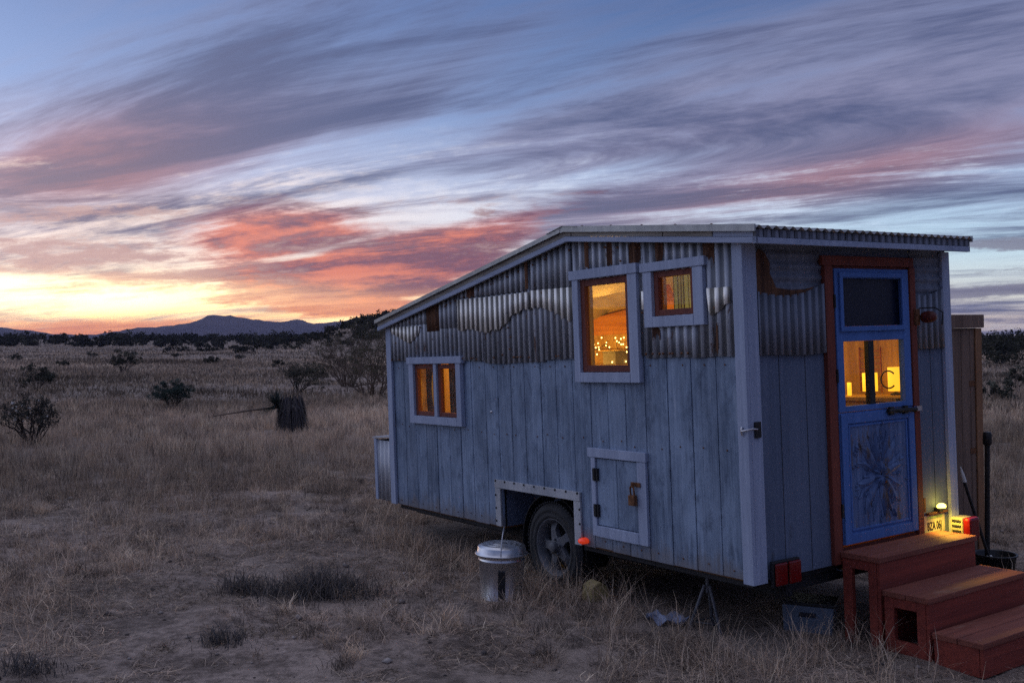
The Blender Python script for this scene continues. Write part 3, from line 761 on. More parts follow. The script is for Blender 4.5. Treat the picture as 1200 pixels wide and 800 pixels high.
for H in WIN:
    b = MB(); y0, y1, z0, z1 = H
    b.box(.025, .1, y0-.02, y0-.001, z0-.02, z1+.02).box(.025, .1, y1+.001, y1+.02, z0-.02, z1+.02).box(.025, .1, y0, y1, z0-.02, z0-.001).box(.025, .1, y0, y1, z1+.001, z1+.02)
    b.build('window_reveal', M['iwood2'], T)
b = MB()
b.prism([(-.17, top(-.17)+.014), (YR, top(YR)+.014), (L+.08, top(L+.08)+.014), (L+.08, top(L+.08)-.006), (YR, top(YR)-.006), (.0, top(0)-.006), (-.17, top(-.17)-.006)], 0, -.06, W-.004)
b.build('roof_deck', M['iceil'], T)
# roofing sheet
b = MB(); rows = []; nx = int((W+.125)/(.076/8))
xs = [-.105+(W+.125)*i/nx for i in range(nx+1)]
for yv in (-.225, YR, L+.10):
    z = (top(yv) if yv <= YR else top(yv))+.078
    rows.append([(xv, yv, z+.0105*math.cos(2*math.pi*xv/.076)) for xv in xs])
b.grid(rows, True)
rf = b.build('roof', M['roof'], T, solid=.002)
def along(b, x0, x1, za, zb, y0, y1, cut=()):
    """a strip following the roof line between two heights above the wall top"""
    ys = sorted({y0, y1, YR} if y0 < YR < y1 else {y0, y1})
    up = [(yv, top(yv)+zb) for yv in ys]; dn = [(yv, top(yv)+za) for yv in ys]
    b.prism(dn+up[::-1], 0, x0, x1)
for side, (x0, x1) in {'l': (-.085, -.062), 'r': (W-.003, W+.008)}.items():
    b = MB(); along(b, x0, x1, -.022, .016, -.2, L+.085); b.build('rake_trim', M['trim_h'], rf, bevel=.002)
    for y0, y1, m in [(-.19, .16, 'trim_h'), (.17, .62, 'greyboard'), (.63, 1.62, 'greyboard'), (1.63, L+.08, 'greyboard')]:
        b = MB(); along(b, x0+(.006 if side == 'l' else -.006), x1, .019, .058, y0, y1); b.build('rake_board', M[m], rf)
    b = MB(); xo = x0-.025 if side == 'l' else x1+.003
    along(b, min(xo, xo+.012), max(xo, xo+.012), .05, .094, -.215, YR+.03); b.build('edge_flashing', M['roof'], rf)
    b = MB(); along(b, min(xo, xo+.012), max(xo, xo+.012), .056, .09, YR+.035, L+.095); b.build('edge_flashing', M['roof'], rf)
b = MB(); b.prism([(YR-.17, top(YR-.17)+.094), (YR, top(YR)+.097), (YR+.2, top(YR+.2)+.094), (YR+.2, top(YR+.2)+.089), (YR, top(YR)+.091), (YR-.17, top(YR-.17)+.089)], 0, -.118, W+.025); b.build('ridge_cap', M['roof'], rf)
b = MB(); b.box(-.085, W+.008, -.2, -.172, top(-.2)-.022, top(-.2)+.016); b.build('front_fascia', M['trim_h'], rf, bevel=.002)
b = MB(); n = 32
for k in range(n):
    a0 = -.085+(W+.093)*k/n; b.box(a0+.0035, a0+(W+.093)/n-.0035, -.198-random.uniform(0, .003), -.178, top(-.2)+.018, top(-.2)+.064)
b.build('front_closure', M['tinend'], rf)
b = MB(); b.box(-.08, W+.005, -.176, -.173, top(-.2)+.016, top(-.2)+.066); b.build('closure_backing', M['black'], rf)
pos = []
for k in range(10): pos.append(Matrix.Translation((-.07, 1.5-.33*k if k < 5 else 1.9+.55*(k-5), top(1.5-.33*k if k < 5 else 1.9+.55*(k-5))+.09)))
pieces('roof_screw', MB().lathe([(.001, .012), (.012, .006), (.013, 0)], 8), M['rustiron'], rf, pos)

# corner posts
MB().box(-.03, .0, -.03, .058, -.015, 2.135).box(.001, .098, -.03, -.002, -.015, 2.125).build('corner_post', M['trim'], T, bevel=.003)
MB().box(W-.085, W+.008, -.03, -.002, -.01, 2.11).box(W+.0005, W+.008, -.0015, .09, -.01, 2.11).build('corner_post', M['trim'], T, bevel=.003)
MB().box(-.03, -.001, L-.085, L+.012, .0, 1.765).build('corner_post', M['trim'], T, bevel=.003)

def casing(head, sides, bottom, extra=()):
    """each is (y0,y1,z0,z1)"""
    b = MB(); b.box(-.05, -.002, *head)
    for s in sides: b.box(-.044, -.002, *s)
    b.box(-.046, -.002, *bottom)
    for e in extra: b.box(-.04, .02, *e)
    return b.build('window', M['trim'], T, bevel=.003)
def sash(parent, y0, y1, z0, z1, w=.042):
    b = MB(); x0, x1 = -.02, .022
    b.box(x0, x1, y0+.001, y0+w, z0+.001, z1-.001).box(x0, x1, y1-w, y1-.001, z0+.001, z1-.001).box(x0+.002, x1, y0+w+.0005, y1-w-.0005, z0+.001, z0+w).box(x0+.002, x1, y0+w+.0005, y1-w-.0005, z1-w, z1-.001)
    f = b.build('sash', M['redsash'], parent, bevel=.003)
    b = MB(); b.box(.004, .007, y0+w, y1-w, z0+w, z1-w); b.build('pane', M['glass'], parent)
w1 = casing((3.333, 4.35, 1.398, 1.462), [(4.234, 4.32, .83, 1.396), (3.362, 3.443, .83, 1.396)], (3.445, 4.232, .83, .903), [(3.797, 3.85, .905, 1.396)])
w1['label'] = 'low double window with grey curtains'
sash(w1, 3.852, 4.232, .905, 1.39, .04); sash(w1, 3.445, 3.795, .905, 1.39, .04)
w2 = casing((.942, 1.717, 2.01, 2.08), [(1.617, 1.687, 1.24, 2.008), (.952, 1.048, 1.24, 2.008)], (1.05, 1.615, 1.24, 1.313)); w2['label'] = 'tall window full of fairy lights'
sash(w2, 1.05, 1.615, 1.315, 2.006, .05)
w3 = casing((.28, .907, 2.006, 2.067), [(.797, .88, 1.622, 2.004), (.303, .398, 1.622, 2.004)], (.40, .795, 1.622, 1.695)); w3['label'] = 'small square window high beside the corner'
sash(w3, .40, .795, 1.697, 2.003, .042)

# storage hatch
b = MB(); b.box(-.03, -.002, .938, 1.592, .682, .75); b.box(-.026, -.002, 1.508, 1.558, .096, .680); b.box(-.026, -.002, .945, 1.039, .094, .680); b.box(-.028, -.002, 1.041, 1.506, .094, .174)
ht = b.build('storage_hatch', M['trim'], T, bevel=.003)
b = MB(); b.box(-.012, .02, 1.275, 1.503, .18, .674).box(-.012, .02, 1.044, 1.271, .18, .674); b.build('hatch_door', M['siding'], ht, bevel=.003)
for z in (.555, .288):
    b = MB(); b.box(-.032, -.013, 1.478, 1.503, z-.045, z+.045).box(-.034, -.0265, 1.508, 1.532, z-.045, z+.045).tube([(-.034, 1.505, z-.048), (-.034, 1.505, z+.048)], .007); b.build('hinge', M['black'], ht)
b = MB(); b.box(-.036, -.027, 1.0, 1.05, .505, .535).box(-.024, -.013, 1.05, 1.11, .508, .532).tube([(-.05, 1.06, .535), (-.05, 1.06, .5)], .012); b.build('hasp', M['rustiron'], ht)
b = MB(); b.tube([(-.045, 1.05, .44), (-.05, 1.05, .50), (-.05, 1.068, .515), (-.05, 1.088, .50), (-.045, 1.088, .44)], .007).box(-.062, -.034, 1.035, 1.10, .372, .445); b.build('padlock', M['rustiron'], ht, bevel=.006)

# wheel arch
wa = MB().box(-.022, -.002, 1.714, 2.895, .331, .402).build('wheel_arch', M['galvtrim'], T, bevel=.002)
MB().box(-.02, -.002, 2.812, 2.89, .006, .329).build('arch_strip', M['galvtrim'], wa, bevel=.002)
MB().box(-.02, -.002, 1.712, 1.794, -.004, .329).build('arch_strip', M['galvtrim'], wa, bevel=.002)
pos = [Matrix.Translation((-.022, 1.74+k*.142, .392)) @ Matrix.Rotation(-math.pi/2, 4, 'Y') for k in range(9)]
for z in (.05, .16, .27):
    for yv in (1.722, 2.88): pos.append(Matrix.Translation((-.02, yv, z)) @ Matrix.Rotation(-math.pi/2, 4, 'Y'))
pieces('nail', MB().lathe([(.001, .008), (.009, .005), (.01, 0)], 8), M['black'], wa, pos)
b = MB(); b.box(.34, .36, 1.77, 2.84, 0, .35).box(.045, .339, 2.815, 2.835, 0, .35).box(.045, .339, 1.77, 1.79, 0, .35).box(.045, .339, 1.791, 2.814, .335, .35); b.build('wheel_well', M['endpanel'], wa)
WC = (2.175, -.092)
b = MB(); rows = []
for k in range(25):
    a = R(-15+210*k/24); rows.append([(xv, WC[0]+.425*math.cos(a), WC[1]+.425*math.sin(a)-.005) for xv in (.05, .055, .27)])
b.grid(rows, True); b.build('fender', M['black'], T, solid=.006)
# wheel
def wheel(xc, name='wheel'):
    mt = Matrix.Translation((xc, WC[0], WC[1])) @ Matrix.Rotation(-math.pi/2, 4, 'Y')
    b = MB(); b.lathe([(.228, -.09), (.232, -.105), (.27, -.112), (.315, -.108), (.345, -.092), (.358, -.07), (.36, -.035), (.351, -.033), (.351, -.027), (.36, -.025), (.361, -.004), (.352, -.002), (.352, .002), (.361, .004), (.36, .025), (.351, .027), (.351, .033), (.36, .035), (.358, .07), (.345, .092), (.33, .103), (.318, .106), (.315, .110), (.29, .112), (.287, .109), (.262, .111), (.258, .114), (.24, .108), (.23, .10), (.226, .08)], 64, mt)
    for k in range(72):
        a = 2*math.pi*k/72
        for s in (-1, 1):
            b.obox(mt @ Matrix.Rotation(a+.02*s, 4, 'Z') @ Matrix.Translation((.357, 0, s*.075)) @ Matrix.Rotation(s*.25, 4, 'Y'), .012, .018, .04)
    ty = b.build('tyre', M['rubber'], T)
    b = MB(); b.lathe([(.226, -.08), (.215, 0), (.205, .04), (.208, .07), (.222, .085), (.234, .092), (.235, .10), (.226, .102), (.215, .092), (.2, .06), (.19, .03), (.185, -.01)], 48, mt)
    for k in range(5):
        r = mt @ Matrix.Rotation(2*math.pi*k/5+.3, 4, 'Z')
        pts = []
        b.add([r @ Vector(p) for p in [(.05, -.045, .075), (.05, .045, .075), (.135, .03, .07), (.135, -.03, .07), (.205, .05, .035), (.205, -.05, .035), (.05, -.045, .03), (.05, .045, .03), (.135, .03, .03), (.135, -.03, .03), (.205, .05, .0), (.205, -.05, .0)]],
              [(0, 1, 2, 3), (3, 2, 4, 5), (6, 9, 8, 7), (9, 11, 10, 8), (0, 3, 9, 6), (3, 5, 11, 9), (1, 7, 8, 2), (2, 8, 10, 4), (4, 10, 11, 5)])
    b.lathe([(.08, .03), (.085, .06), (.07, .078), (.045, .08), (.044, .10), (.04, .118), (.03, .122), (.001, .122)], 24, mt)
    for k in range(5):
        b.lathe([(.011, .075), (.011, .096), (.001, .098)], 6, mt @ Matrix.Rotation(2*math.pi*k/5, 4, 'Z') @ Matrix.Translation((.062, 0, 0)))
    b.build('rim', M['rim'], T, bevel=.003)
    MB().lathe([(.001, -.06), (.2, -.06), (.2, -.055)], 24, mt).build('brake_drum', M['undercarriage'], T)
wheel(.155); wheel(1.98)
MB().tube([(.2, WC[0], WC[1]), (2.0, WC[0], WC[1])], .04).build('axle', M['undercarriage'], T)
b = MB()
for xv in (.36, 1.8): b.box(xv, xv+.06, .06, L+.2, -.16, -.058)
for yv in (.1, 1.2, 2.2, 3.2, 4.6): b.box(.421, 1.799, yv, yv+.06, -.14, -.0585)
b.box(.075, .1, .05, 1.7, -.06, -.005)
b.prism([(L+.2, -.16), (L+1.3, -.1), (L+1.3, -.04), (L+.2, -.06)], 0, 1.05, 1.13)
b.build('chassis', M['undercarriage'], T)
b = MB(); b.lathe([(.001, .045), (.02, .042), (.027, .03), (.028, .0)], 14, Matrix.Translation((-.005, 1.677, .038)) @ Matrix.Rotation(-math.pi/2, 4, 'Y') @ Matrix.Diagonal((.85, 1.5, 1.25, 1)))
b.build('marker_light', M['redlit'], T)
MB().lathe([(.001, .012), (.008, .01), (.012, 0)], 10, Matrix.Translation((-.002, 2.93, .975)) @ Matrix.Rotation(-math.pi/2, 4, 'Y')).build('hook', M['chrome'], T)
# corner latch
b = MB(); b.box(.02, .075, -.045, -.031, .90, 1.0); lt = b.build('corner_latch', M['black'], T, bevel=.004)
b = MB(); b.tube([(.03, -.05, .955), (-.02, -.055, .96), (-.045, -.04, .955), (-.045, .015, .945)], .006).tube([(-.036, .015, .92), (-.045, .015, .945), (-.036, .015, .97)], .007); b.build('latch_hook', M['chrome'], lt)

# nose box at the far end
nb = MB().box(.04, 1.5, L+.015, 5.19, .02, .60).build('nose_box', M['bluegreyplastic'], T)
b = MB(); corrugated(b, L+.03, 5.2, lambda v: .0, lambda v: .615, .02, (), pitch=.09, amp=.01); weld(b.build('box_cladding', M['galvtrim'], nb, solid=.0015))
b = MB(); corrugated(b, .02, 1.5, lambda v: .0, lambda v: .615, 5.205, (), pitch=.09, amp=.01, axis=0); weld(b.build('box_cladding', M['galvtrim'], nb, solid=.0015))
b = MB(); b.prism([(L+.013, .66), (5.24, .632), (5.24, .648), (L+.013, .676)], 0, .0, 1.53); b.build('lid', M['galvtrim'], nb)
MB().box(.005, .03, 5.16, 5.215, .0, .628).build('corner_strip', M['trim'], nb)
b = MB(); b.box(.06, .12, 5.22, 5.25, .32, .40).tube([(.09, 5.24, .40), (.09, 5.27, .44), (.09, 5.24, .47)], .012).box(.07, .11, 5.22, 5.26, .26, .31); b.build('latch', M['black'], nb)

# ------------------------------------------------------------------ end wall
DOOR = (.85, 1.668, -.05, 1.985)
for a0, a1 in ((.0, DOOR[0]), (DOOR[1], W)):
    MB().box(a0, a1, .0, .045, -.005, 1.42).build('end_panel', M['endpanel'], T)
MB().box(DOOR[0]+.001, DOOR[1]-.001, .0, .045, -.06, -.051).build('door_step_rail', M['endpanel'], T)
pieces('panel_groove', MB().box(0, .004, -.0015, -.0002, .0, 1.41), M['black'], T, [Matrix.Translation((g0, 0, 0)) for g0 in (.302, .555, 1.93)])
for a0, a1 in ((.0, DOOR[0]), (DOOR[1], W)):
    MB().box(a0, a1, .0, .045, 1.422, 2.13).build('upper_end_panel', M['endpanel'], T)
MB().box(.85, 1.668, .0, .045, 1.987, 2.13).build('header_panel', M['endpanel'], T)
b = MB(); columns(b, [(.1, 2.10, -.0, 2.1)], [DOOR], lambda b, a0, a1, z0, z1: b.box(a0, a1, .048, .068, z0, z1)); b.build('end_lining', M['iwood2'], T)
# horizontal ribbed upper sheet, torn tin below
for a0, a1 in ((.1, .737), (1.715, 2.077)):
    b = MB(); rows = []
    for i in range(57):
        z = 1.78+.36*i/56; rows.append([(a, -.010+.007*math.cos(2*math.pi*z/.072), z) for a in (a0, a1)])
    b.grid(rows, True); b.build('ribbed_sheet', M['tinflat'], T, solid=.0015)
hiL = interp([(.10, 1.815), (.2, 1.80), (.3, 1.79), (.42, 1.792), (.55, 1.81), (.66, 1.845), (.737, 1.87)])
hiR = interp([(1.715, 1.80), (1.85, 1.79), (1.95, 1.805), (2.06, 1.835), (2.077, 1.85)])
for a0, a1, h in ((.1, .737, hiL), (1.715, 2.077, hiR)):
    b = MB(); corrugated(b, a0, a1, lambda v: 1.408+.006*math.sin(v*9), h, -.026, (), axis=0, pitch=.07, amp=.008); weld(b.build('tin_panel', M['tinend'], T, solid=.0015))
rp = [(.1, 1.80), (.11, 2.06), (.14, 2.085), (.19, 2.06), (.235, 1.995), (.23, 1.93), (.26, 1.885), (.285, 1.84), (.42, 1.825), (.56, 1.83), (.66, 1.85), (.6, 1.81), (.4, 1.775)]
b = MB(); b.prism(rp, 1, -.0205, -.019); b.build('rust_patch', M['rusty'], T)
# door trim and door
dt = MB().box(.72, 1.717, -.04, -.002, 1.99, 2.055).build('door_frame', M['redtrim'], T, bevel=.003)
b = MB(); b.box(.745, .822, -.036, -.002, .0, 1.988).box(1.672, 1.735, -.036, -.002, .0, 1.988); b.build('jamb', M['redtrim'], dt, bevel=.003)
b = MB(); b.box(.824, 1.668, -.012, .045, 1.974, 1.988).box(.824, .848, -.02, .045, .0, 1.973).box(.824, 1.668, -.012, .045, .0, .098); b.build('sill', M['redtrim'], dt)
def frame(b, x0, x1, z0, z1, w, y0, y1):
    b.box(x0, x0+w, y0, y1, z0, z1).box(x1-w, x1, y0, y1, z0, z1).box(x0+w+.0004, x1-w-.0004, y0+.001, y1, z0, z0+w).box(x0+w+.0004, x1-w-.0004, y0+.001, y1, z1-w, z1)
D0, D1 = .853, 1.664
b = MB(); b.box(D0, .922, -.028, .02, 1.003, 1.972).box(1.588, D1, -.028, .02, 1.003, 1.972).box(.9225, 1.5875, -.027, .02, 1.905, 1.972).box(.9225, 1.5875, -.027, .02, 1.478, 1.58).box(.9225, 1.5875, -.027, .02, 1.003, 1.04)
d_up = b.build('upper_door', M['door'], T, bevel=.003)
b = MB(); frame(b, .888, 1.60, 1.545, 1.945, .034, -.044, -.029); b.build('upper_window_frame', M['door'], d_up, bevel=.003)
MB().box(.9225, 1.5875, .0, .003, 1.581, 1.904).build('pane', M['darkpane'], d_up)
MB().box(.9225, 1.5875, .012, .018, 1.581, 1.904).build('blind', M['darkblind'], d_up)
MB().box(1.268, 1.276, .0045, .011, 1.581, 1.78).build('blind_cord', M['black'], d_up)
b = MB(); b.box(1.198, 1.256, -.02, .018, 1.041, 1.477); b.build('mullion', M['black'], d_up, bevel=.003)
MB().box(.9225, 1.197, .0, .003, 1.041, 1.477).box(1.257, 1.5875, .0, .003, 1.041, 1.477).build('pane', M['glass'], d_up)
b = MB(); b.box(D0, D1, -.024, .02, .115, .998); d_lo = b.build('lower_door', M['door'], T, bevel=.003)
b = MB(); frame(b, D0+.004, D1-.004, .118, .99, .066, -.04, -.0245); frame(b, .935, 1.582, .20, .915, .016, -.034, -.0245); b.build('door_rail', M['door'], d_lo, bevel=.003)
# carved flower
b = MB(); cx, cz = 1.262, .555
def petal(ang, r0, r1, w, hgt, twist=0.):
    rows = []
    for i in range(11):
        t = i/10; r = r0+(r1-r0)*t; ww = w*math.sin(math.pi*min(1, .06+t*.94))**.8*(1-.3*t); row = []
        for k in range(7):
            s = -1+2*k/6; a = ang+twist*math.sin(t*3)
            u = s*ww; lift = hgt*(1-s*s)*math.sin(math.pi*min(1, .1+.9*t))+.004*math.cos(s*6)
            row.append((cx+(r*math.cos(a)-u*math.sin(a))*.86, -.0255-max(0, lift), cz+r*math.sin(a)+u*math.cos(a)))
        rows.append(row)
    b.grid(rows, True)
for k in range(8):
    a = k*math.pi/4+.12; petal(a, .05, .30 if k % 2 == 0 else .33, .05, .024, .12*(-1)**k)
for k in range(8): petal(k*math.pi/4+.5, .10, .31, .028, .016, -.1)
for k in range(12): petal(k*math.pi/6+.2, .01, .10, .026, .03)
for k in range(46):
    a = random.uniform(0, 2*math.pi); r = random.uniform(.12, .33); petal(a, r, r+random.uniform(.03, .08), random.uniform(.008, .018), random.uniform(.006, .014))
b.build('carved_flower', M['carving'], d_lo)
MB().box(.951, 1.566, -.0265, -.0243, .216, .899).build('carved_panel', M['carving'], d_lo)
b = MB(); b.tube([(1.34, -.055, .985), (1.66, -.055, .978)], .016).box(1.36, 1.40, -.06, -.041, .955, 1.012).box(1.52, 1.56, -.06, -.041, .955, 1.012).tube([(1.44, -.06, .985), (1.44, -.085, .97)], .009); b.build('bolt', M['black'], d_up)
b = MB(); b.box(1.662, 1.722, -.062, -.037, .965, 1.0); b.build('bolt_keeper', M['chrome'], dt)
b = MB()
for z in (.35, 1.25, 1.75): b.tube([(.836, -.036, z-.045), (.836, -.036, z+.045)], .009)
b.build('hinge', M['black'], dt)
# rusty lamp beside the door
b = MB(); b.box(1.70, 1.745, -.06, -.037, 1.575, 1.69); jl = b.build('side_lamp', M['rustiron'], T, bevel=.004)
b = MB(); b.lathe([(.015, 0), (.038, .01), (.043, .04), (.04, .08), (.026, .105), (.001, .11)], 16, Matrix.Translation((1.765, -.06, 1.63)) @ Matrix.Rotation(math.pi/2, 4, 'X')); b.build('lamp_globe', plain('amber_red_glass', (.11, .022, .014), .4), jl)
b = MB(); b.tube([(1.73, -.06, 1.695), (1.80, -.14, 1.695), (1.82, -.19, 1.66), (1.82, -.18, 1.57)], .005); b.build('wire_guard', M['black'], jl)
# tail lights, licence plate and plate lamp
def tail(x0, x1, z0, z1, mirror):
    b = MB(); b.box(x0-.012, x1+.012, -.06, -.031 if not mirror else -.032, z0-.012, z1+.012); o = b.build('tail_light', M['black'], T, bevel=.006)
    mid = (x0+x1)/2; b = MB(); b.box(x0, mid-.008, -.078, -.061, z0, z1).box(mid+.008, x1, -.082, -.061, z0, z1); b.build('lens', M['redlens'], o, bevel=.008)
    return o
tail(.125, .355, -.035, .105, False)
o = MB().box(2.05, 2.18, -.13, -.032, -.005, .165).build('tail_light', M['ivory'], T, bevel=.01)
b = MB()
for k in range(4): b.box(2.046, 2.0495, -.12, -.05, .02+k*.037, .036+k*.037)
b.build('vent_slot', M['ink'], o)
b = MB(); b.box(2.048, 2.182, -.19, -.131, .0, .17); b.build('lens', M['redlens'], o, bevel=.02)
pl = MB().box(1.765, 2.02, -.012, -.004, .062, .198).build('licence_plate', M['plate'], T, bevel=.004)
def text(s, x, z, size, depth, name, m, parent, y, sx=1.):
    cu = bpy.data.curves.new(name, 'FONT'); cu.body = s; cu.size = size; cu.extrude = depth; cu.align_x = 'CENTER'; cu.offset = .001
    t = bpy.data.objects.new(name, cu); col.objects.link(t)
    t.matrix_world = Matrix.Translation((x, y, z)) @ Matrix.Rotation(math.pi/2, 4, 'X') @ Matrix.Diagonal((sx, 1, 1, 1))
    bpy.context.view_layer.update()
    me = bpy.data.meshes.new_from_object(t.evaluated_get(bpy.context.evaluated_depsgraph_get())); me.transform(t.matrix_world)
    bpy.data.objects.remove(t); me.materials.clear(); me.materials.append(m)
    o = bpy.data.objects.new(name, me); col.objects.link(o); o.parent = parent; return o
text('BZA 06J', 1.889, .092, .082, .0012, 'plate_lettering', M['ink'], pl, -.0135, .62)
b = MB(); b.box(1.80, 1.985, -.0136, -.0125, .172, .19); b.build('plate_band', M['plategreen'], pl)
b = MB(); b.box(1.80, 2.04, -.03, -.002, .203, .218); lm = b.build('plate_lamp', M['rustiron'], T, bevel=.003)
b = MB(); b.lathe([(.001, .034), (.02, .03), (.036, .017), (.042, 0), (.036, -.012), (.001, -.016)], 18, Matrix.Translation((1.925, -.05, .256)) @ Matrix.Diagonal((.95, .7, .72, 1))); b.build('bulb', M['porchlit'], lm)
MB().box(1.905, 1.945, -.05, -.002, .2185, .246).build('lamp_socket', M['black'], lm)
MB().box(1.76, 1.78, -.022, -.002, .23, .33).build('wire_cover', M['rustiron'], T)
b = MB()
for k in range(5): b.tube([(.2+.03*k, .02, -.04), (.18+.05*k, -.02, -.12-.02*k), (.24+.03*k, .03, -.16), (.3+.04*k, .12, -.09)], .004, 5)
b.build('wiring', M['black'], T)

# ------------------------------------------------------------------ inside the trailer (things stand in it, so they are things)
def inside(name, label, cat, group=None):
    return tag(empty(name, matrix=TM), label, cat, group)
MB_ = MB
# ceiling cloth, beam, shelf on the right wall
b = MB(); b.prism([(1.9, 1.62), (4.1, 1.62), (4.1, 1.80), (1.9, 2.05)], 0, 2.06, 2.145); t = b.build('upper_cabinet', M['ibeam']); t.matrix_world = TM; tag(t, 'orange wooden cabinet band seen through the tall window', 'cabinet')
b = MB(); rows = []
for i in range(41):
    v = 1.75+2.4*i/40
    rows.append([(1.0+1.1*u/8, v, min(top(v)-.05, 2.28-.10*abs(v-YR))-.06*(1+math.sin(v*9+u*.4))*.7-.02*math.sin(u*1.3)) for u in range(9)])
b.grid(rows, True); t = b.build('ceiling_drape', M['drape']); t.matrix_world = TM; tag(t, 'scalloped brown cloth draped under the ceiling behind the tall window', 'cloth')
t = inside('wall_shelf', 'wooden counter below the fairy lights in the tall window', 'shelf')
MB().box(1.62, 2.145, 1.7, 4.3, 1.285, 1.315).build('board', M['iwood2'], t); MB().box(2.0, 2.145, 2.2, 4.2, 1.45, 1.462).build('board', M['iwood2'], t)
b = MB()
for yv in (1.8, 2.9, 4.1): b.box(2.0, 2.14, yv, yv+.03, 1.0, 1.284)
b.build('bracket', M['ibeam'], t)
t = inside('fairy_lights', 'string of warm fairy lights along the shelf in the tall window', 'fairy lights')
b = MB(); pts = []; bulbs = []
for k in range(60):
    yv = 2.1+k*.034; p = (1.98+.05*math.sin(k*1.3), yv, 1.50+.05*math.sin(k*.8)+.03*math.sin(k*2.7)); pts.append(p)
    if k % 2 == 0:
        bulbs.append(Matrix.Translation(p))
for k in range(70):
    bulbs.append(Matrix.Translation((1.86+random.uniform(-.12, .12), random.uniform(2.0, 3.9), random.choice((random.gauss(1.42, .03), random.gauss(1.56, .03), random.uniform(1.34, 1.6))))))
b.tube(pts, .003, 5); b.build('cord', M['black'], t); pieces('bulb', MB().lathe([(.001, -.008), (.008, 0), (.001, .008)], 7), M['fairy'], t, bulbs)
for k, (yv, xv, h, m, lb) in enumerate([(2.42, 1.72, .14, 'darkglassware', 'dark slim bottle at the right on the counter in the tall window'), (2.02, 1.66, .15, 'darkglassware', 'dark slim bottle at the left edge of the glowing tall window'), (2.75, 1.9, .10, 'galv', 'low metal bowl under the fairy lights in the tall window')]):
    b = MB(); mt = TM @ Matrix.Translation((xv, yv, 1.316))
    prof = [(.001, 0), (.035, 0), (.036, h*.5), (.014, h*.7), (.013, h), (.001, h)] if m != 'galv' else [(.001, 0), (.06, 0), (.11, h), (.105, h), (.055, .01), (.001, .01)]
    b.lathe(prof, 16); o = b.build('bottle' if m != 'galv' else 'bowl', M[m]); o.matrix_world = mt; tag(o, lb, 'bottle' if m != 'galv' else 'bowl')
for k, (yv, xv, h, w, c, lb) in enumerate([(3.15, 1.95, .16, .15, 'drape', 'brown box on the shelf behind the tall window'), (3.5, 1.9, .12, .2, 'curtain', 'grey folded cloth bundle on the shelf behind the tall window'), (2.95, 1.78, .09, .12, 'ibeam', 'small orange tin beneath the fairy lights')]):
    o = MB().box(-w/2, w/2, -w/2, w/2, 0, h).box(-w/2-.004, w/2+.004, -w/2-.004, w/2+.004, h+.0005, h+.016).build('shelf_box', M[c], None, bevel=.006); o.matrix_world = TM @ Matrix.Translation((xv, yv, 1.3155)); tag(o, lb, 'box')
# curtains
def curtain(name, label, m, y0, y1, z0, z1, x, gather, n=46, tie=.0):
    b = MB(); rows = []
    for i in range(13):
        t = i/12; z = z1+(z0-z1)*t; w = 1-tie*math.sin(math.pi*min(1, t*1.05))
        rows.append([(x+.02*math.sin(k*.9)*(.6+.4*math.sin(k*.31+t)), y0+(y1-y0)*k/n*w+(.5-.5*w)*(y1-y0)*0, z) for k in range(n+1)])
    b.grid(rows, True); o = b.build(name, M[m]); o.matrix_world = TM; return tag(o, label, 'curtain')
curtain('curtain', 'grey curtain gathered behind the left pane of the low window', 'curtain', 4.32, 4.16, .86, 1.40, .16, 0, tie=.35)
curtain('curtain', 'grey curtain hanging behind the right pane of the low window', 'curtain', 3.88, 3.745, .86, 1.40, .16, 0)
curtain('curtain', 'sage green cloth hanging inside the small square window', 'greencloth', 1.42, 1.17, 1.3, 2.08, .75, 0)
curtain('curtain', 'grey cloth hanging at the right of the small square window', 'curtain', 1.15, .92, 1.3, 2.08, .72, 0)
o = MB().lathe([(.001, 0), (.05, 0), (.06, .05), (.04, .11), (.03, .13), (.001, .13)], 14).build('hanging_bag', M['orangecloth']); o.matrix_world = TM @ Matrix.Translation((.72, 1.47, 1.84)); tag(o, 'small orange bag hanging inside the small square window', 'bag')
b = MB(); b.tube([(.62, 1.40, 1.2), (.62, 1.40, 2.08)], .011).tube([(.62, 1.40, 2.02), (.66, 1.48, 2.06)], .008); o = b.build('coat_pole', M['black']); o.matrix_world = TM; tag(o, 'thin black pole standing inside the small square window', 'pole')
# bed end by the low window
b = MB(); b.prism([(3.3, .62), (4.6, .62), (4.6, .95), (4.1, .98)], 0, .9, 2.1); o = b.build('orange_pillow', M['orangecloth'], None, bevel=.05); o.matrix_world = TM; tag(o, 'orange bedding heaped behind the low window', 'bedding')
# counter and lamps at the door
t = inside('counter', 'wooden counter behind the door window', 'counter')
MB().box(1.62, 2.145, .08, 1.6, 1.03, 1.055).build('worktop', M['iwood2'], t); MB().box(1.66, 2.14, .09, 1.58, .0, 1.028).build('cupboard', M['iwood'], t)
def lamp(y, x, r, h, label):
    t = tag(empty('table_lamp', matrix=TM @ Matrix.Translation((x, y, 1.056))), label, 'lamp', None)
    MB().lathe([(.001, 0), (.04, 0), (.042, .01), (.012, .02), (.012, .05)], 16).build('base', M['black'], t)
    MB().lathe([(r, .03), (r, .03+h)], 24).build('lamp_shade', M['shade'], t, solid=.003)
lamp(.50, 1.90, .055, .14, 'yellow cylinder lamp at the left on the counter behind the door window')
lamp(.33, 1.98, .055, .18, 'taller glowing lamp at the right behind the door window')
b = MB(); b.tube([(0, .065*math.cos(a), .065*math.sin(a)+.12) for a in np.linspace(-2.4, 2.4, 20)], .006); o = b.build('wire_hoop', M['black']); o.matrix_world = TM @ Matrix.Translation((1.85, .30, 1.058)); tag(o, 'dark wire hoop in front of the taller lamp behind the door', 'ornament')
b = MB()
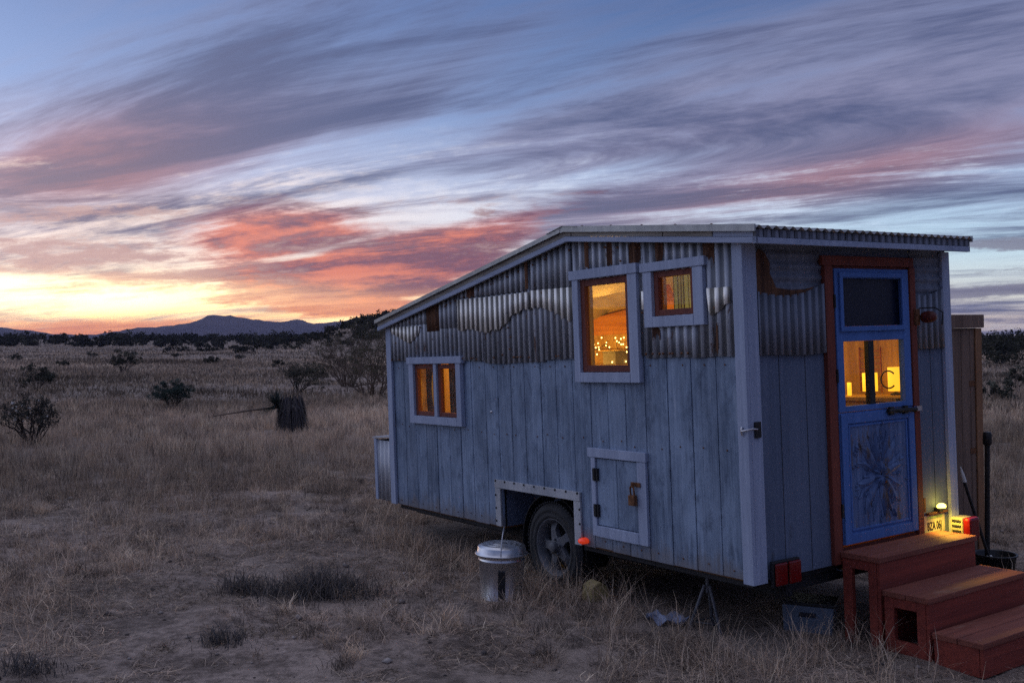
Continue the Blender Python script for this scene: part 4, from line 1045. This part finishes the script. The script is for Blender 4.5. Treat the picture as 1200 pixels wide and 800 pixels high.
for k in range(7): b.box(2.10, 2.143, .55+.0*k, .74, 1.09+.05*k, 1.096+.05*k)
b.box(2.10, 2.143, .545, .55, 1.06, 1.42).box(2.10, 2.143, .74, .745, 1.06, 1.42); o = b.build('spice_rack', M['ibeam']); o.matrix_world = TM; tag(o, 'little wooden rack on the wall behind the door window', 'rack')
o = MB().lathe([(.001, 0), (.016, 0), (.016, .10), (.001, .10)], 12).build('candle', M['shade']); o.matrix_world = TM @ Matrix.Translation((1.78, .60, 1.057)); tag(o, 'lit white candle by the mullion of the door window', 'candle')

def pt(name, loc, e, r=.05, c=(1, .60, .16)):
    l = bpy.data.lights.new(name, 'POINT'); l.energy = e; l.color = c; l.shadow_soft_size = r
    o = bpy.data.objects.new(name, l); col.objects.link(o); o.matrix_world = TM @ Matrix.Translation(loc); return o
pt('lamp_light', (1.70, .62, 1.30), 1.7, .05, (1, .50, .07)); pt('unseen_cabin_light', (1.15, 2.75, 1.62), 19, .08, (1, .56, .10)); pt('unseen_cabin_light', (1.2, 3.9, 1.35), 34, .08, (1, .56, .10)); pt('unseen_cabin_light', (.50, .80, 1.60), 5, .06, (1, .72, .30)); pt('unseen_cabin_light', (1.5, 1.5, 1.9), 8, .06)  # cabin lights without fixtures; one added below the sill to light the cloths
pt('plate_lamp_light', (1.925, -.115, .285), .7, .03, (1, .66, .08))
sp = bpy.data.lights.new('plate_lamp_beam', 'SPOT'); sp.energy = 11; sp.color = (1, .64, .07); sp.spot_size = R(150); sp.spot_blend = .6; sp.shadow_soft_size = .03
so_ = bpy.data.objects.new('plate_lamp_beam', sp); col.objects.link(so_); so_.matrix_world = TM @ Matrix.Translation((1.90, -.11, .275)) @ Matrix.Rotation(R(-24), 4, 'X') @ Matrix.Rotation(R(-14), 4, 'Y')

# ------------------------------------------------------------------ red steps
ST = empty('wooden_steps', matrix=TM); tag(ST, 'three red painted wooden steps below the blue door', 'steps')
X0, X1, GZ = .80, 1.875, -.52
def step(ztop, y0, y1, n=2, open_side=True):
    w = (y1-y0)/n
    b = MB()
    for k in range(n): b.box(X0-.012, X1+.012, y0+k*w+.003, y0+(k+1)*w-.003, ztop-.036, ztop)
    b.build('tread', M['tread'], ST, bevel=.004)
    pieces('screw', MB().lathe([(.001, .001), (.006, .001), (.0065, 0)], 8), M['rustiron'], ST, [Matrix.Translation((xv, y0+(k+f)*w, ztop)) for k in range(n) for f in (.28, .72) for xv in (X0+.02, X1-.02)])
    MB().box(X0+.002, X1-.002, y0+.012, y0+.036, GZ, ztop-.038).build('riser', M['step'], ST, bevel=.003)
    for xa in (X0, X1-.038):
        b = MB()
        if open_side:
            b.box(xa, xa+.038, y0+.038, y0+.10, GZ, ztop-.038).box(xa, xa+.038, y1-.075, y1-.006, GZ, ztop-.038).box(xa+.001, xa+.037, y0+.1005, y1-.0755, ztop-.10, ztop-.038)
            if ztop < 0: b.box(xa+.001, xa+.037, y0+.1005, y1-.0755, GZ, GZ+.10)
        else: b.box(xa, xa+.038, y0+.038, y1-.006, GZ, ztop-.038)
        b.build('side_frame', M['step'], ST, bevel=.003)
step(.088, -.345, -.04); step(-.112, -.69, -.352); step(-.312, -1.035, -.697, open_side=False)

# ------------------------------------------------------------------ things standing round the trailer
# ash pail
x, y = -.08, 7.88; z = hz(x, y)-.005
P = tag(empty('lidded_pail', loc=(x, y, z)), 'galvanised metal pail with a ribbed lid in front of the wheel', 'pail')
MB().lathe([(.001, .012), (.150, .012), (.156, .0), (.162, .004), (.162, .022), (.158, .028), (.170, .20), (.173, .30), (.180, .306), (.180, .316), (.175, .322), (.177, .345), (.186, .352), (.186, .36), (.178, .362)], 48).build('body', M['pailsteel'], P)
MB().lathe([(.178, .352), (.202, .350), (.206, .356), (.202, .362), (.186, .366), (.185, .405), (.178, .414), (.155, .420), (.15, .427), (.14, .421), (.115, .425), (.11, .432), (.10, .426), (.075, .43), (.07, .437), (.06, .43), (.03, .434), (.001, .435)], 48).build('lid', M['pailsteel'], P)
b = MB(); b.tube([(.0, -.19, .33), (-.005, -.20, .40), (.01, -.12, .52), (.02, 0, .555), (.02, .12, .52), (0, .195, .40), (0, .185, .33)], .0045, 6); b.build('bail_handle', M['galv'], P)
MB().box(-.025, .03, -.182, -.171, .03, .245).build('strap', M['black'], P)
for o in P.children: pass

# yellow wedge block under the arch
x, y = at(698, 704); o = MB().prism([(-.09, 0), (.09, 0), (.075, .10), (.0, .15), (-.07, .12)], 1, -.07, .07).build('wheel_block', M['yellowstone'], None, bevel=.012); o.location = (x, y, hz(x, y)-.01); o.rotation_euler = (0, 0, .5); tag(o, 'yellowish block lying in the grass beside the wheel', 'block')
# axle stand
x, y = at(829, 737); jx = tag(empty('axle_stand', loc=(x, y, hz(x, y)-.01), rz=.6), 'grey steel axle stand propping the trailer near its corner', 'axle stand')
b = MB(); 
for k in range(3):
    a = 2*math.pi*k/3+.5; b.tube([(.13*math.cos(a), .13*math.sin(a), 0), (.02*math.cos(a), .02*math.sin(a), .31)], .012, 6)
b.tube([(.11*math.cos(2*math.pi*k/3+.5), .11*math.sin(2*math.pi*k/3+.5), .06) for k in (0, 1, 2, 0)], .006, 5)
b.build('leg', M['rim'], jx); MB().tube([(0, 0, .26), (0, 0, .46)], .014).box(-.05, .05, -.02, .02, .46, .475).build('post', M['rim'], jx)
# loose cloth
x, y = at(782, 733); b = MB(); rows = []
for i in range(13):
    rows.append([((i/12-.5)*.27+.02*math.sin(k*1.7), (k/8-.5)*.13+.02*math.sin(i*.9), .02+.022*math.sin(i*1.1+k*.8)+.02*math.sin(k*1.5-i*.4)) for k in range(9)])
b.grid(rows, True); o = b.build('crumpled_cloth', M['bluecloth'], None, solid=.004); o.location = (x, y, hz(x, y)+.015); o.rotation_euler = (0, 0, -.45); tag(o, 'crumpled pale blue cloth on the ground under the trailer', 'cloth')
# storage tote
x, y = at(945, 742); t = tag(empty('storage_tote', loc=(x+.06, y+.12, hz(x, y)-.01), rz=-.42), 'blue grey plastic tote pushed under the end of the trailer', 'tote')
b = MB(); w, d, h = .17, .13, .19
b.add([(-w+.01, -d+.01, 0), (w-.01, -d+.01, 0), (w-.01, d-.01, 0), (-w+.01, d-.01, 0), (-w, -d, h), (w, -d, h), (w, d, h), (-w, d, h)], [(0, 1, 2, 3), (4, 7, 6, 5), (0, 4, 5, 1), (1, 5, 6, 2), (2, 6, 7, 3), (3, 7, 4, 0)])
b.build('body', M['bluegreyplastic'], t, bevel=.012)
MB().box(-w-.008, w+.008, -d-.008, d+.008, h+.001, h+.022).build('lid', M['blackplastic'], t, bevel=.006)
MB().box(-.055, .055, -d-.004, -d+.004, h-.075, h-.045).build('handle_slot', M['ink'], t, bevel=.004)
# tall cedar cabinet
mt = Matrix.Translation((4.23, 9.25, hz(4.2, 9.2)-.03)) @ Matrix(((.826, -.5625, -.036, 0), (.563, .8264, .007, 0), (.0, .0, .9993, 0), (0, 0, 0, 1)))
cb = tag(empty('cedar_cabinet', matrix=mt), 'tall weathered brown cedar cabinet standing behind the trailer', 'cabinet')
MB().box(-1.1, 0, 0, .9, 0, 2.12).build('body', M['cedar'], cb, bevel=.004)
b = MB()
for k in range(8): b.box(-1.1+k*.137+.003, -1.1+(k+1)*.137-.003, -.018, -.001, .02, 2.11)
b.build('board_front', M['cedar'], cb, bevel=.003)
b = MB(); b.box(-.075, .004, -.034, -.019, .0, 2.118).box(.002, .02, -.034, .06, .0, 2.118); b.build('batten', M['cedarlight'], cb, bevel=.004)
b = MB(); b.box(-1.14, .03, -.055, .95, 2.122, 2.24); b.build('cap', M['cedar'], cb, bevel=.006)
b = MB()
for z in (.35, 1.0, 1.6): b.box(-.16, -.08, -.022, -.0185, z, z+.05)
b.build('hinge', M['rustiron'], cb)
# rubber tub with its two tools
x, y = 4.05, 8.6; z = hz(x, y)-.005
o = MB().lathe([(.001, .006), (.135, .006), (.14, 0), (.165, .185), (.178, .19), (.178, .2), (.165, .2), (.158, .19), (.135, .015), (.001, .014)], 36).build('rubber_tub', M['blackplastic']); o.location = (x, y, z); tag(o, 'shallow black rubber tub behind the red steps', 'tub')
t = tag(empty('long_handled_tool', loc=(x-.055, y+.02, z)), 'upright black handled tool standing in the rubber tub', 'garden tool')
MB().tube([(0, 0, .02), (0, 0, 1.12)], .021, 12).build('handle', M['blackplastic'], t); MB().tube([(0, 0, 1.10), (0, 0, 1.115), (0, 0, 1.20), (0, 0, 1.215)], [.024, .036, .036, .028], 12).build('grip', M['blackplastic'], t)
t = tag(empty('scoop', loc=(x-.06, y-.03, z)), 'black scoop with white tips leaning from the tub against the trailer', 'scoop')
MB().tube([(.0, 0, .16), (-.21, .0, .80)], .013, 10).build('handle', M['blackplastic'], t)
MB().tube([(-.21, 0, .80), (-.225, 0, .86), (-.245, 0, .93)], [.02, .016, .006], 10).build('tip', M['whiteplastic'], t)
b = MB(); b.prism([(-.045, .02), (.06, .02), (.02, .19), (-.025, .19)], 1, -.012, .012); b.build('blade', M['whiteplastic'], t, bevel=.006)

# ------------------------------------------------------------------ sky
SUN_AZ, SUN_EL = -27., 1.2
wd = bpy.data.worlds.new('World'); scene.world = wd; wd.use_nodes = True; wd.cycles.sampling_method = 'MANUAL'; wd.cycles.sample_map_resolution = 256
t = wd.node_tree; g = G(t); bg = t.nodes['Background']
dx, dy, dz = g.sep(V(g, g.n('ShaderNodeTexCoord').outputs['Generated']))
az = g.math('ARCTAN2', dx, dy)*(180/math.pi); el = g.math('ARCSINE', g.math('MINIMUM', g.math('MAXIMUM', dz, -1.), 1.))*(180/math.pi)
elp = g.math('MAXIMUM', el, 0.)
tt = g.math('SQRT', elp/90.)
def stops(l): return [(math.sqrt(e/90), c) for e, c in l]
sunside = g.ramp(tt, stops([(0, (1.5, .46, .07)), (.8, (1.55, .62, .13)), (2., (1.45, .98, .44)), (3.6, (1.1, .86, .63)), (6, (.82, .73, .74)), (9, (.50, .55, .74)), (13, (.20, .31, .57)), (18, (.10, .185, .41)), (30, (.18, .29, .58)), (50, (.52, .60, .86)), (90, (.95, .94, 1.10))]))
offside = g.ramp(tt, stops([(0, (.50, .37, .36)), (1.2, (.68, .58, .52)), (2.6, (.72, .74, .70)), (5, (.50, .69, .82)), (8, (.38, .52, .73)), (12, (.14, .235, .45)), (18, (.065, .12, .285)), (30, (.14, .23, .48)), (50, (.52, .60, .86)), (90, (.95, .94, 1.10))]))
backside = g.ramp(tt, stops([(0, (.09, .09, .15)), (4, (.12, .11, .19)), (12, (.10, .12, .24)), (30, (.10, .16, .34)), (50, (.52, .60, .86)), (90, (.95, .94, 1.10))]))
da = g.math('ABSOLUTE', g.math('WRAP', az-SUN_AZ, 180., -180.))
c = g.mix(g.smooth(da, 8., 52.), sunside, offside)
c = g.mix(g.smooth(da, 58., 118.), c, backside)
def gs(a0, e0, sa, se, rot=0.):
    r = R(rot); u = (az-a0)*math.cos(r)+(el-e0)*math.sin(r); v = (el-e0)*math.cos(r)-(az-a0)*math.sin(r)
    u = u*(1/sa); v = v*(1/se); return g.math('EXPONENT', (u*u+v*v)*-1.)
def skyc(rot, sx, sy, seed):
    r = R(rot); return g.comb((az*math.cos(r)+el*math.sin(r))*sx+seed*3.7, (el*math.cos(r)-az*math.sin(r))*sy+seed*1.3)
wv = g.n('ShaderNodeVectorMath', operation='MULTIPLY_ADD')
def warp(vec, amt, sc):
    nz = g.n('ShaderNodeTexNoise', noise_dimensions='2D'); g.link(vec, nz.inputs['Vector']); nz.inputs['Scale'].default_value = sc; nz.inputs['Detail'].default_value = 1
    m = g.n('ShaderNodeVectorMath', operation='MULTIPLY_ADD'); t.links.new(nz.outputs[1], m.inputs[0]); m.inputs[1].default_value = (amt, amt, 0); g.link(vec, m.inputs[2])
    return V(g, m.outputs[0])
inv = g.math('DIVIDE', 1., g.math('MAXIMUM', dz, 0.)+.06)
def sheet(deg, su, sv, seed):
    sn, cs = math.sin(R(deg)), math.cos(R(deg)); px, py = dx*inv, dy*inv
    return g.comb((px*sn+py*cs)*su+seed*3.7, (px*cs-py*sn)*sv+seed*1.3)
n1 = g.noise(warp(sheet(-50, .26, .62, 1.), 2.0, .62), 1.0, 6, .60, 0, dim='2D')      # broad sweeping sheets
n2 = g.noise(warp(sheet(-57, .46, 1.5, 5.), 1.7, .55), 1.0, 6, .66, 0, dim='2D')       # drawn-out wisps
n3 = g.noise(warp(skyc(3, .13, .80, 9), .9, .6), 1.0, 6, .64, 0, dim='2D')           # low flat bars
n4 = g.noise(skyc(8, .9, 2.2, 3), 1.0, 4, .7, 0, dim='2D')                            # fine ripple
fr = lambda v: v-.5
st = fr(n1)*1.5+fr(n2)*1.3
# mauve grey sheets over the upper sky
bias = gs(9, 10.5, 19, 4.4, 10)*.22+gs(-15, 11.0, 13, 2.0, 13)*.28+gs(-21, 9.6, 7, 2.8, 16)*.30+gs(5, 12.4, 8, .5, 14)*.34+gs(24, 12, 12, 5, 8)*.26+gs(14, 8.6, 12, .8, 9)*.22-gs(18, 6.4, 9, 1.1, 7)*.22-gs(-8, 8.2, 7, 1.0, 6)*.22-gs(-14, 15.5, 12, 2.0, 14)*.12-gs(2, 14.6, 6, 1.4, 20)*.14
bias = bias+gs(4, 15.5, 60, 5.5)*.15+gs(-4, 12.5, 22, 2.6, 12)*.02-gs(-7, 10.6, 5, .7, 16)*.22-gs(6, 9.4, 9, .6, 12)*.2
cov = g.smooth(st+bias, -.24, .40)
warmth = gs(-23, 8.8, 8, 2.8, 12)*1.1+gs(17, 8.4, 13, 1.5, 10)*.8+gs(-5, 7.0, 10, 1.4, 10)*.5+gs(12, 11, 14, 2, 10)*.12
lav = g.mix(g.smooth(n2*.7+n1*.3, .38, .62), (.255, .27, .42), (.075, .092, .19))
lav = g.mix(g.math('MINIMUM', warmth, 1.), lav, g.mix(g.smooth(n1*.4+n2*.6, .36, .62), (.42, .165, .165), (.12, .075, .125)))
c = g.mix(cov*.92, c, lav)
# bright veil between the sheets
low = g.smooth(el, 13., 8.)
veil = low*g.smooth(fr(n2)*-1.3+fr(n3)*.8+fr(n4)*.35+gs(-10, 7.2, 9, 2.0, 8)*.34+gs(-22, 5.4, 8, 2.4, 6)*.34+gs(16, 6.6, 10, 1.2, 8)*.26+gs(3, 8.6, 8, 1.2, 12)*.16, .10, .50)
c = g.mix(veil*.55, c, g.mix(g.smooth(da, 6., 36.), (1.1, .88, .74), (.68, .78, .94)))
# salmon cloud above the trailer's left end
bsum = gs(-9.5, 4.4, 12, 3.4, 7)*1.2+gs(-2, 6.2, 7, 1.6, 14)
bp = gs(-13.2, 5.9, 5.0, 1.5, 5)*.80+gs(-8.0, 3.8, 7.0, 1.9, 5)*.86+gs(-2.5, 5.8, 6.5, 1.1, 14)*.50+gs(-11.5, 2.6, 5.0, .8, -14)*.40-gs(-10.6, 5.0, 3.2, .30, 14)*.50+gs(-7, 1.9, 6, .6, -8)*.3
cp = g.smooth(bsum, .06, .4)*g.smooth(fr(n2)*.9+fr(n3)*.9+fr(n4)*.25+bp-.34, -.20, .24)
pink = g.mix(g.smooth(n3*.6+n2*.4+fr(n4)*.15, .37, .59), (.74, .205, .125), (.19, .08, .12))
pink = g.mix(g.smooth(el, .8, 3.4), (1.1, .37, .13), pink)
c = g.mix(cp*.94, c, pink)
# bars and rags near the horizon
bl = gs(-18, .80, 16, .45)*.60+gs(-20, 2.7, 8, .7, 2)*.26+gs(-10, 2.0, 6, .5, -3)*.34+gs(-22, 4.6, 9, 1.2, 4)*.30+gs(-17, 3.6, 8, .6, 3)*.24+gs(-24, 6.6, 6, .7, 8)*.25
cl = g.smooth(el, 9., 6.)*g.smooth(da, 40., 22.)*g.smooth(fr(n3)*1.6+fr(n4)*.5+bl-.14, -.02, .34)
c = g.mix(cl*.88, c, g.mix(g.smooth(el, .5, 4.2), (.95, .27, .07), (.48, .29, .27)))
br = gs(24, 2.5, 6, .42, 2)*.60+gs(25, 4.9, 4.5, .32, -3)*.52+gs(23, 1.1, 6, .3)*.40+gs(12, 5.8, 6, .25, 7)*.22+gs(26, 3.6, 4, .2, 3)*.3
cr_ = g.smooth(el, 8., 6.)*g.smooth(fr(n3)*1.2+fr(n4)*.4+br-.2, -.02, .26)
c = g.mix(cr_*.85, c, (.19, .185, .255))
# the glow where the sun went down
gl = g.math('MINIMUM', gs(-28, 2.2, 12, .95, 0)*1.6+gs(-8.0, 1.0, 4.2, .42, 2)*1.1, 1.)*g.smooth(n3*.6+n2*.4, .68, .42, .10, 1.)
c = g.mix(1., c, g.mix(gl, (0, 0, 0), (1.6, 1.2, .55)), 'ADD')
# bright sky to the left of the frame, where the sunset spreads
c = g.mix(1., c, g.mix(gs(-74, 18, 36, 26)*.9, (0, 0, 0), (.62, .62, .72)), 'ADD')
# below the horizon
c = g.mix(g.smooth(el, -.35, -.05), (.05, .045, .05), c)
sky = g.n('ShaderNodeTexSky', sky_type='NISHITA'); sky.sun_disc = False; sky.sun_elevation = R(SUN_EL); sky.sun_rotation = R(SUN_AZ); sky.dust_density = 2.; sky.ozone_density = 3.
ns = g.n('ShaderNodeVectorMath', operation='SCALE'); t.links.new(sky.outputs[0], ns.inputs[0]); ns.inputs['Scale'].default_value = .006
c = g.mix(1., c, V(g, ns.outputs[0]), 'ADD')
g.link(c, bg.inputs[0]); bg.inputs[1].default_value = 1.0

sl = bpy.data.lights.new('sun', 'SUN'); sl.energy = .12; sl.angle = R(6); sl.color = (1., .55, .32)
so = bpy.data.objects.new('sun', sl); col.objects.link(so)
sd = Vector((math.sin(R(SUN_AZ))*math.cos(R(SUN_EL)), math.cos(R(SUN_AZ))*math.cos(R(SUN_EL)), math.sin(R(SUN_EL))))
so.rotation_euler = sd.to_track_quat('Z', 'Y').to_euler()

# ------------------------------------------------------------------ evening air
HAZE = True
if HAZE:
    hm = bpy.data.materials.new('evening_haze'); hm.use_nodes = True; t = hm.node_tree; t.nodes.remove(t.nodes['Principled BSDF'])
    vv = t.nodes.new('ShaderNodeVolumePrincipled'); vv.inputs['Color'].default_value = (.62, .62, .92, 1); vv.inputs['Density'].default_value = .00011; vv.inputs['Anisotropy'].default_value = .1
    t.links.new(vv.outputs[0], t.nodes['Material Output'].inputs['Volume'])
    o = MB().box(-5200, 5200, -5200, 5200, -8, 108).build('haze', hm); tag(o, 'faint blue evening haze over the plain and far mountains', 'haze', kind='stuff')

# ------------------------------------------------------------------ camera
cam = bpy.data.cameras.new('camera'); co = bpy.data.objects.new('camera', cam); col.objects.link(co)
cam.sensor_width = 36; cam.lens = 36*1201.85/1200; cam.clip_end = 20000; cam.clip_start = .05
co.location = (0, 0, EYE); co.rotation_euler = (math.pi/2, 0, 0); scene.camera = co
scene.view_settings.view_transform = 'Standard'; scene.view_settings.look = 'None'; scene.view_settings.exposure = .18; scene.view_settings.gamma = 1
scene.cycles.max_bounces = 8; scene.cycles.transparent_max_bounces = 16; scene.cycles.volume_bounces = 0; scene.cycles.sample_clamp_indirect = 1.; scene.cycles.sample_clamp_direct = 4.
scene.cycles.diffuse_bounces = 3; scene.cycles.glossy_bounces = 3; scene.cycles.use_adaptive_sampling = True; scene.cycles.adaptive_threshold = .012
scene.cycles.use_denoising = False; scene.cycles.denoiser = 'OPENIMAGEDENOISE'; scene.cycles.denoising_prefilter = 'FAST'; scene.cycles.denoising_input_passes = 'RGB_ALBEDO_NORMAL'
